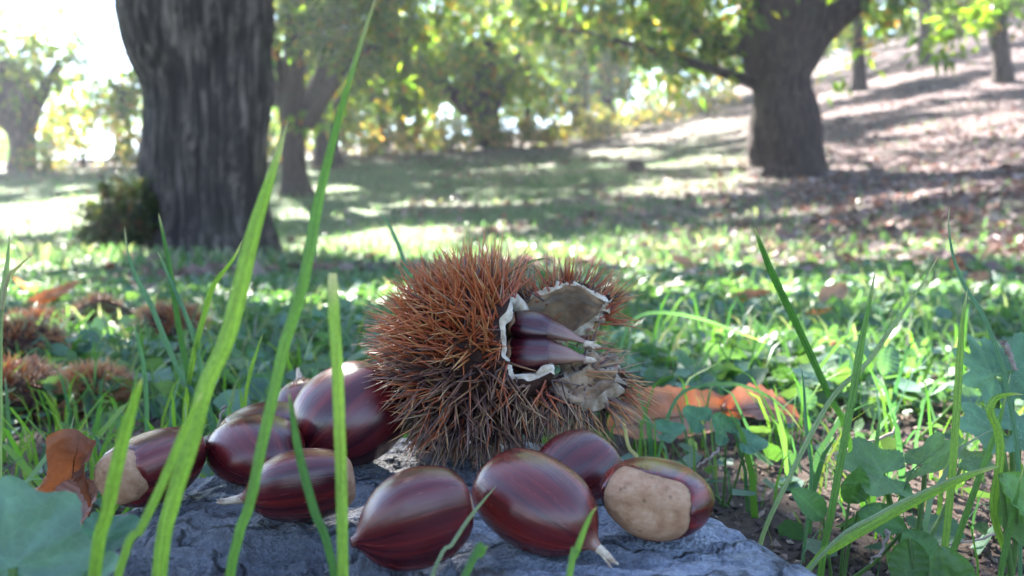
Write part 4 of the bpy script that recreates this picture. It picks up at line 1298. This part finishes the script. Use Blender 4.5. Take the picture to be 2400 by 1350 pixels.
for k, (px, py, s, lab) in enumerate([(60, 740, 1., 'brown leaf lying behind the burrs at the left edge'), (100, 710, .8, 'pale leaf catching light at the left'), (1240, 700, 1., 'brown leaf on the grass behind the burr'),
                                      (1700, 730, .8, 'upright yellowish leaf in the meadow right of the burr'), (1925, 735, 1., 'curled pale leaf right of the dark blade'), (850, 615, 1.2, 'orange leaf on the sunny grass right of the trunk'),
                                      (2240, 660, 1., 'orange leaf in the grass at the far right'), (1640, 640, 1.2, 'russet leaf in the dappled meadow'), (1980, 905, .45, 'rust leaf beneath the crossing stalks')]):
    a = rng.uniform(0, 6.28)
    o = gp(px, py)
    dead_leaf(lab, (o.x, o.y, o.z + .012), (math.cos(a), math.sin(a) * .6, .1), (rng.normal() * .3, -.4, .95), .075 * s, .03 * s, rng.uniform(.3, .9), .5, [(.36, .16, .07), (.4, .24, .14), (.3, .12, .06)][k % 3], None, .1, k + 20.)


def lobed(L, lobes=5, depth=.25, teeth=.06, nt=26, seed=0., cup=.15, nr_=7, span=5.4, hairs=False):
    """Round lobed leaf about its stalk joint, x forward: fan grid."""
    V = [(0, 0, 0)]
    na = 90
    for i in range(1, nr_):
        r = i / (nr_ - 1)
        for j in range(na):
            a = -span / 2 + span * j / (na - 1)
            q = a / (span / 2)
            out = (.62 + .38 * math.cos(a * .55)) * (1 - depth * (.5 + .5 * math.cos(lobes * 2 * math.pi * (q + 1) / 2)) * (1 if lobes > 1 else 0)) * (1 + teeth * (abs(((q + 1) * nt) % 1 - .5) * 2 - .5))
            rr = r * L * (out if r > .4 else out * .5 + .5 * .75)
            z = cup * L * r * r + .06 * L * noise.noise((r * math.cos(a) * 3 + seed, r * math.sin(a) * 3, seed)) - .012 * L * r * abs(math.cos(lobes * math.pi * (q + 1) / 2)) + .02 * L * noise.noise((r * math.cos(a) * 9, r * math.sin(a) * 9, seed))
            V.append((rr * math.cos(a), rr * math.sin(a), z))
    F = [(0, 1 + j, 2 + j) for j in range(na - 1)]
    for i in range(nr_ - 2):
        b = 1 + i * na
        F += [(b + j, b + na + j, b + na + j + 1, b + j + 1) for j in range(na - 1)]
    return np.array(V), F


def weed(label, rootpx, leaves, d, col=(.06, .13, .06), name='weed_plant', group='low leafy weeds around the stone', hairs=0, ground_y=None):
    """leaves: (px, py of the stalk joint, distance, size m, direction, up, lobes, depth, teeth)."""
    p = at(rootpx[0], rootpx[1], d); z = gz(p.x, p.y)
    root = empty(name, Vector((p.x, p.y, z)), label, 'plant', group)
    for k, (px, py, dd, size, xd, up, lobes, depth, teeth) in enumerate(leaves):
        j = np.array(at(px, py, dd))
        if d > .2: size *= .8
        V, F = lobed(size, lobes, depth, teeth, 22, k * 3.1 + px * .01, rng.uniform(-.1, .2)) if lobes > 1 else leaf_grid(size * 1.6, size * 1.05, rng.uniform(-.9, .7), rng.uniform(.2, .6), 0, 30, 13, .1, k + px * .01)
        V = place(V, j, xd, up)
        lc = vcol(V, np.array(col) * rng.uniform(.85, 1.2), .2, 160)
        if lobes > 1:
            ang = np.r_[0, np.tile(np.linspace(-1, 1, 90), 6)]
            vein = np.clip(1 - np.abs(((ang + 1) / 2 * lobes) % 1 - .5) * 90 / lobes * .35, 0, 1)
        else:
            qq = np.tile(np.arange(13), 30); tt = np.repeat(np.arange(30), 13)
            vein = (qq == 6) * 1. + .5 * (((tt + np.abs(qq - 6)) % 5) == 0)
        lc = lc * (1 + .22 * vein[:, None])
        lo = mesh_np('leaf', V, F, M_WEED, root, True, lc)
        P = catmull([(p.x + rng.normal() * .002, p.y + rng.normal() * .002, z - .003), tuple((np.array([p.x, p.y, z]) * .45 + j * .55) + np.array([0, 0, -.003])), tuple(j)], 10)
        Vs, Fs = sweep(P, np.linspace(.0011, .0007, 10) * min(1.4, size / .015), 7)
        mesh_np('stem', Vs, Fs, M_WEED, root, True, np.tile([.12, .2, .06], (len(Vs), 1)))
        if hairs:
            Hs, Hf, o = [], [], 0
            nv = len(V)
            for q in rng.integers(1, nv, hairs):
                dv = unit(rng.normal(size=3) + np.array(up) * 1.2)
                s = unit(np.cross(dv, [.2, 1, .1])) * .00006
                L = rng.uniform(.0006, .0014)
                Hs += [V[q] - s, V[q] + s, V[q] + dv * L]; Hf.append((o, o + 1, o + 2)); o += 3
            h = mesh_np('hair', np.array(Hs), np.array(Hf), M_WEED, lo, False, np.tile([.25, .3, .25], (len(Hs), 1)))
            tag(h, kind='stuff')
    return root


weed('big blurred bluish green round leaf in the lower left corner', (40, 1400), [(30, 1330, .150, .0165, (-.1, .15, 1.), (.25, -1, .25), 7, .16, .06)], .15, (.10, .175, .15))
weed('small toothed plant with three leaves at the lower left of the stone', (165, 1400),
     [(150, 1290, .165, .0085, (-.4, .3, .75), (.15, -.8, .6), 3, .35, .15), (235, 1265, .172, .0085, (.75, .2, .3), (-.2, -.7, .7), 3, .35, .15), (200, 1345, .155, .008, (.5, -.1, .1), (0, -.6, .8), 3, .35, .15)], .16, (.07, .16, .09))
weed('hairy lobed weed lit from behind, right of the stone', (2140, 1330),
     [(2170, 1085, .262, .017, (.3, -.2, .25), (-.1, -.25, .95), 5, .28, .1), (2070, 1110, .255, .019, (-.9, .1, .18), (.1, -.5, .85), 5, .28, .1), (2260, 1075, .27, .014, (.9, .3, .1), (0, -.2, 1), 5, .28, .1)], .262, (.09, .17, .055), hairs=220)
weed('small folded leaf plant at the right end of the stone', (1960, 1330),
     [(1990, 1180, .25, .010, (.1, -.2, .6), (0, -.9, .4), 1, 0, .02), (1930, 1215, .245, .010, (-.5, 0, .5), (.2, -.9, .4), 1, 0, .02), (2010, 1200, .245, .011, (.8, -.2, -.3), (-.2, -.8, .6), 1, 0, .02), (2120, 1240, .235, .012, (.3, -.3, -.6), (0, -.9, .4), 1, 0, .02)], .25, (.08, .17, .05))
weed('dark smooth leaves drooping in the lower right foreground', (2180, 1400),
     [(2130, 1260, .215, .012, (-.1, -.1, -1.), (-.1, -.95, .2), 1, 0, .02), (2200, 1280, .205, .013, (.25, -.1, -.9), (-.1, -.95, .25), 1, 0, .02)], .21, (.085, .16, .055))
weed('toothed leafy weed behind the rightmost chestnut', (1700, 1150),
     [(1700, 1010, .31, .010, (-.4, 0, .5), (0, -.8, .6), 3, .3, .12), (1750, 1035, .31, .010, (.9, .0, -.1), (0, -.55, .85), 3, .3, .12), (1560, 1015, .33, .010, (.9, .1, .15), (0, -.5, .85), 3, .3, .12), (1640, 985, .34, .010, (-.6, .2, .4), (0, -.8, .6), 3, .3, .12)], .32, (.07, .16, .09), hairs=140)
weed('jagged fern like weed at the right edge', (2380, 1180),
     [(2330, 880, .30, .022, (-.7, 0, .45), (0, -.7, .7), 7, .4, .12), (2370, 870, .30, .024, (.7, 0, .3), (0, -.7, .7), 7, .4, .12), (2390, 1010, .27, .018, (.6, -.1, .1), (0, -.5, .8), 7, .4, .12), (2330, 1010, .28, .018, (-.9, 0, .1), (0, -.5, .8), 5, .3, .1)], .30, (.08, .16, .09), hairs=160)
weed('pale folded leaf hanging at the right edge', (2390, 1350), [(2345, 1110, .225, .017, (.45, -.1, -.8), (.45, -.85, .1), 1, 0, .01), (2375, 1120, .232, .016, (.3, 0, -.9), (-.5, -.8, .1), 1, 0, .01)], .232, (.12, .22, .07))
weed('rounded bluish leaves in the grass right of the crossing stalks', (2120, 950), [(2070, 880, .42, .013, (.2, 0, .7), (0, -.9, .35), 1, 0, .02), (1900, 960, .42, .011, (-.3, 0, .7), (0, -.8, .5), 1, 0, .02), (2240, 940, .4, .012, (.5, 0, .2), (0, -.7, .7), 1, 0, .02)], .42, (.08, .15, .11))

# dry twigs
for lab, pts, d, w in [('thin pale twig leaning at the right end of the burr', [(1440, 930), (1460, 1000), (1478, 1060), (1510, 1100)], .32, 7), ('short pale twig poking up behind the rightmost chestnut', [(1686, 1050), (1660, 1075), (1632, 1092)], .30, 8),
                       ('curved purple grey twig in the weeds at right', [(2110, 985), (2080, 1020), (2010, 1045), (1930, 1075)], .33, 9), ('short dark twig standing at the right edge', [(2350, 800), (2370, 840), (2392, 905)], .30, 16),
                       ('dark crumbled twig on the soil right of the stone', [(2080, 1240), (2070, 1290), (2040, 1320)], .235, 10), ('forked thin twig above the left chestnuts', [(525, 950), (515, 985), (510, 1020)], .33, 7),
                       ('thin dry stalk lying across the soil at lower right', [(2400, 1240), (2300, 1265), (2180, 1290)], .26, 8)]:
    P = catmull([tuple(at(px, py, d)) for px, py in pts], 14)
    P += rng.normal(size=P.shape) * .0004
    V, F = sweep(P, np.linspace(1, .5, 14) * w / FPX * d / 2, 7)
    t = mesh_np('twig', V, F, M_TWIG)
    tag(t, lab, 'twig', 'dry twigs among the grass')


# ------------------------------------------------------------------ grass, ground cover, litter: uncountable
def rock_clear(x, y, pad=.0):
    a = np.arctan2(y - RCY, x - RCX); r = np.hypot(x - RCX, y - RCY)
    e = np.array([rock_edge(q) for q in a]) if len(a) < 60000 else np.full(len(a), .1)
    return r > e * 1.03 + pad


def grass_field(n, y0, y1, h0, h1, w, pal, seed, power=1., lean=.35, side=.75, mask=None):
    y = y0 * (y1 / y0) ** (rng.random(n) ** power)
    x = (rng.random(n) * 2 - 1) * (y * side + .05)
    if mask is not None:
        k = mask(x, y); x, y = x[k], y[k]
    n = len(x)
    z = ground(x, y) - .002
    h = h0 + (h1 - h0) * rng.random(n) ** 1.6
    a = rng.random(n) * 2 * math.pi
    ln = lean * (.3 + rng.random(n)) * h
    dx, dy = np.cos(a) * ln, np.sin(a) * ln
    fa = rng.random(n) * math.pi
    sx, sy = np.cos(fa) * .5, np.sin(fa) * .5
    ww = w * (.6 + .8 * rng.random(n)) * np.clip(h / (h0 + h1) * 2, .5, 1.5)
    V = []
    for t, k in ((0, 1.), (.35, 1.), (.7, .7)):
        cx, cy, cz = x + dx * t * t, y + dy * t * t, z + h * t * (1 - .15 * t)
        V += [np.stack([cx - sx * ww * k, cy - sy * ww * k, cz], 1), np.stack([cx + sx * ww * k, cy + sy * ww * k, cz], 1)]
    V.append(np.stack([x + dx, y + dy, z + h * .85 - ln * .2], 1))
    V = np.stack(V, 1).reshape(-1, 3)
    b = np.arange(n)[:, None] * 7
    F = np.vstack([b + q for q in ([0, 1, 3], [0, 3, 2], [2, 3, 5], [2, 5, 4], [4, 5, 6])])
    c = pal[rng.integers(0, len(pal), n)] * (.75 + .5 * rng.random((n, 1)))
    return V, F, np.repeat(c, 7, 0)


PG = np.array([[.06, .14, .03], [.09, .19, .03], [.05, .12, .06], [.06, .13, .08], [.12, .21, .04], [.16, .19, .06]])
PM = np.array([[.06, .11, .06], [.09, .14, .08], [.14, .155, .11], [.055, .105, .07], [.19, .18, .14], [.07, .13, .05]])
near_mask = lambda x, y: rock_clear(x, y, .004) & ((y > .30) | (np.abs(x - .0) > .085)) & ~((np.hypot(x, y) < .24))
V, F, c = grass_field(1600, .24, .9, .015, .06, .0014, PG, 1, .8, .5, mask=near_mask)
tag(mesh_np('grass', V, F, M_GRASS, None, True, c), 'thin fresh grass around the stone', kind='stuff')
V, F, c = grass_field(8500, .6, 2.6, .02, .06, .002, PM, 2, .9, .6)
tag(mesh_np('grass', V, F, M_GRASS, None, True, c), 'short meadow grass behind the stone', kind='stuff')
grassy = lambda x, y: (x - .22 * y < .6 - .8 * (vnoise(x, y, 5) - .5)) | (rng.random(len(x)) < .25)
V, F, c = grass_field(26000, 2.6, 14, .03, .09, .008, PM, 3, .8, .6, .8, grassy)
tag(mesh_np('grass', V, F, M_GRASS, None, True, c), 'grass of the meadow under the trees', kind='stuff')


def cover(n, y0, y1, s0, s1, pal, h, power=1., tilt=.5, mask=None, spread=.75, nv=6):
    y = y0 * (y1 / y0) ** (rng.random(n) ** power)
    x = (rng.random(n) * 2 - 1) * (y * spread + .05)
    if mask is not None:
        k = mask(x, y); x, y = x[k], y[k]
    n = len(x)
    z = ground(x, y) + h * rng.random(n) + .002
    up = unit(rng.normal(size=(n, 3)) * tilt + [0, 0, 1])
    X = unit(np.cross(up, rng.normal(size=(n, 3)))); Y = np.cross(up, X)
    s = (s0 + (s1 - s0) * rng.random(n))[:, None]
    C = np.stack([x, y, z], 1)
    pts = [C - up * s * .12]
    for k in range(nv):
        a = 2 * math.pi * k / nv
        q = .75 + .5 * rng.random((n, 1))
        pts.append(C + s * q * (math.cos(a) * X + math.sin(a) * Y * .8) + up * s * .1 * rng.normal(size=(n, 1)))
    V = np.stack(pts, 1).reshape(-1, 3)
    b = np.arange(n)[:, None] * (nv + 1)
    F = np.vstack([b + [0, 1 + k, 1 + (k + 1) % nv] for k in range(nv)])
    c = pal[rng.integers(0, len(pal), n)] * (.75 + .5 * rng.random((n, 1)))
    return V, F, np.repeat(c, nv + 1, 0)


PC = np.array([[.06, .12, .06], [.08, .15, .10], [.10, .17, .12], [.06, .12, .05], [.11, .17, .09]])
V, F, c = cover(800, .26, .8, .003, .007, PC, .010, .8, .5, near_mask)
tag(mesh_np('ground_cover', V, F, M_WEED, None, True, c), 'small round leaves creeping around the stone', kind='stuff')
V, F, c = cover(21000, .45, 5, .004, .011, PC, .02, .85, .5)
tag(mesh_np('ground_cover', V, F, M_WEED, None, True, c), 'bluish green ground cover of the near meadow', kind='stuff')
PL = np.array([[.16, .105, .1], [.12, .08, .078], [.2, .14, .13], [.2, .095, .065], [.1, .068, .066], [.26, .2, .185], [.16, .1, .095]])


def lit_mask2(x, y):
    p = np.clip((x - .22 * y + .6) / 1.5, .06, 1) * np.clip((y - 1.8) / 2.2, .1, 1)
    p = np.maximum(p, .75 * (vnoise(x * 1.1, y * 2.2, 6) > .62) * (y > 2) * (x > -1.))
    p = np.where(y > 12.5, .9, p)
    return rng.random(len(x)) < p


V, F, c = cover(42000, 1.3, 22, .014, .04, PL, .02, .6, .45, lit_mask2, .85, 5)
tag(mesh_np('leaf_litter', V, F, M_LITTER, None, False, c), 'carpet of fallen brown leaves on slope and meadow', kind='stuff')
PS = np.array([[.07, .052, .045], [.10, .072, .06], [.14, .1, .085], [.055, .042, .038], [.2, .15, .12]])


def crumbs(n):
    """Angular lumps of soil and bits of bark."""
    y = .2 * 3.2 ** (rng.random(n) ** .9); x = (rng.random(n) * 2 - 1) * (y * .75 + .05)
    k = rock_clear(x, y, .001); x, y = x[k], y[k]; n = len(x)
    C = np.stack([x, y, ground(x, y) + .0006], 1)
    A = unit(rng.normal(size=(n, 3))); B = unit(np.cross(A, rng.normal(size=(n, 3)))); D = np.cross(A, B)
    r = (.0004 + .0016 * rng.random(n) ** 3)[:, None]
    pts = []
    for v, e in ((A, 1.5), (B, 1.), (D, .8)):
        pts += [C + v * r * e * (.7 + .6 * rng.random((n, 1))), C - v * r * e * (.7 + .6 * rng.random((n, 1)))]
    V = np.stack(pts, 1).reshape(-1, 3)
    b = np.arange(n)[:, None] * 6
    F = np.vstack([b + q for q in ([0, 2, 4], [2, 1, 4], [1, 3, 4], [3, 0, 4], [2, 0, 5], [1, 2, 5], [3, 1, 5], [0, 3, 5])])
    c = PS[rng.integers(0, len(PS), n)] * (.7 + .6 * rng.random((n, 1)))
    return V, F, np.repeat(c, 6, 0)


V, F, c = crumbs(15000)
tag(mesh_np('soil_crumbs', V, F, M_DEBRIS, None, False, c), 'dark crumbs of soil and bark beside the stone', kind='stuff')
PY = np.array([[.10, .20, .03], [.13, .23, .035], [.08, .17, .05], [.16, .24, .05]])
V, F, c = grass_field(1700, .26, .62, .012, .055, .0016, PY, 7, 1., .8, .72, lambda x, y: (x < -.105 - .0 * y) & rock_clear(x, y, .004))
tag(mesh_np('grass', V, F, M_GRASS, None, True, c), 'fresh bright grass left of the stone', kind='stuff')
V, F, c = grass_field(560, .34, .95, .03, .08, .0016, PY * [.65, .8, 1.3], 8, 1., .5, .6, lambda x, y: x > .04)
tag(mesh_np('grass', V, F, M_GRASS, None, True, c), 'longer thin grass right of the burr', kind='stuff')
hx = np.array([(x, y, z) for z in (-1.6, 20.) for y in (-66., 268.) for x in (-232., 232.)])
hz_ = mesh_np('haze', hx, np.array([[0, 2, 3, 1], [4, 5, 7, 6], [0, 1, 5, 4], [2, 6, 7, 3], [0, 4, 6, 2], [1, 3, 7, 5]]), None, None, False)
hm, hnt, hnd, hout = new_mat('woodland_haze')
pv = hnd('VolumePrincipled', {'Color': rgba((.86, .9, 1.)), 'Density': .0019, 'Anisotropy': .4})
hnt.links.new(pv.outputs[0], hout.inputs['Volume'])
hz_.data.materials.append(hm)
tag(hz_, 'thin bright haze hanging under the trees', kind='stuff')
print('TRIS', sum(len(o.data.polygons) * (2 if o.data.polygons and len(o.data.polygons[0].vertices) == 4 else 1) for o in bpy.data.objects if o.type == 'MESH'), 'OBJ', len(bpy.data.objects))
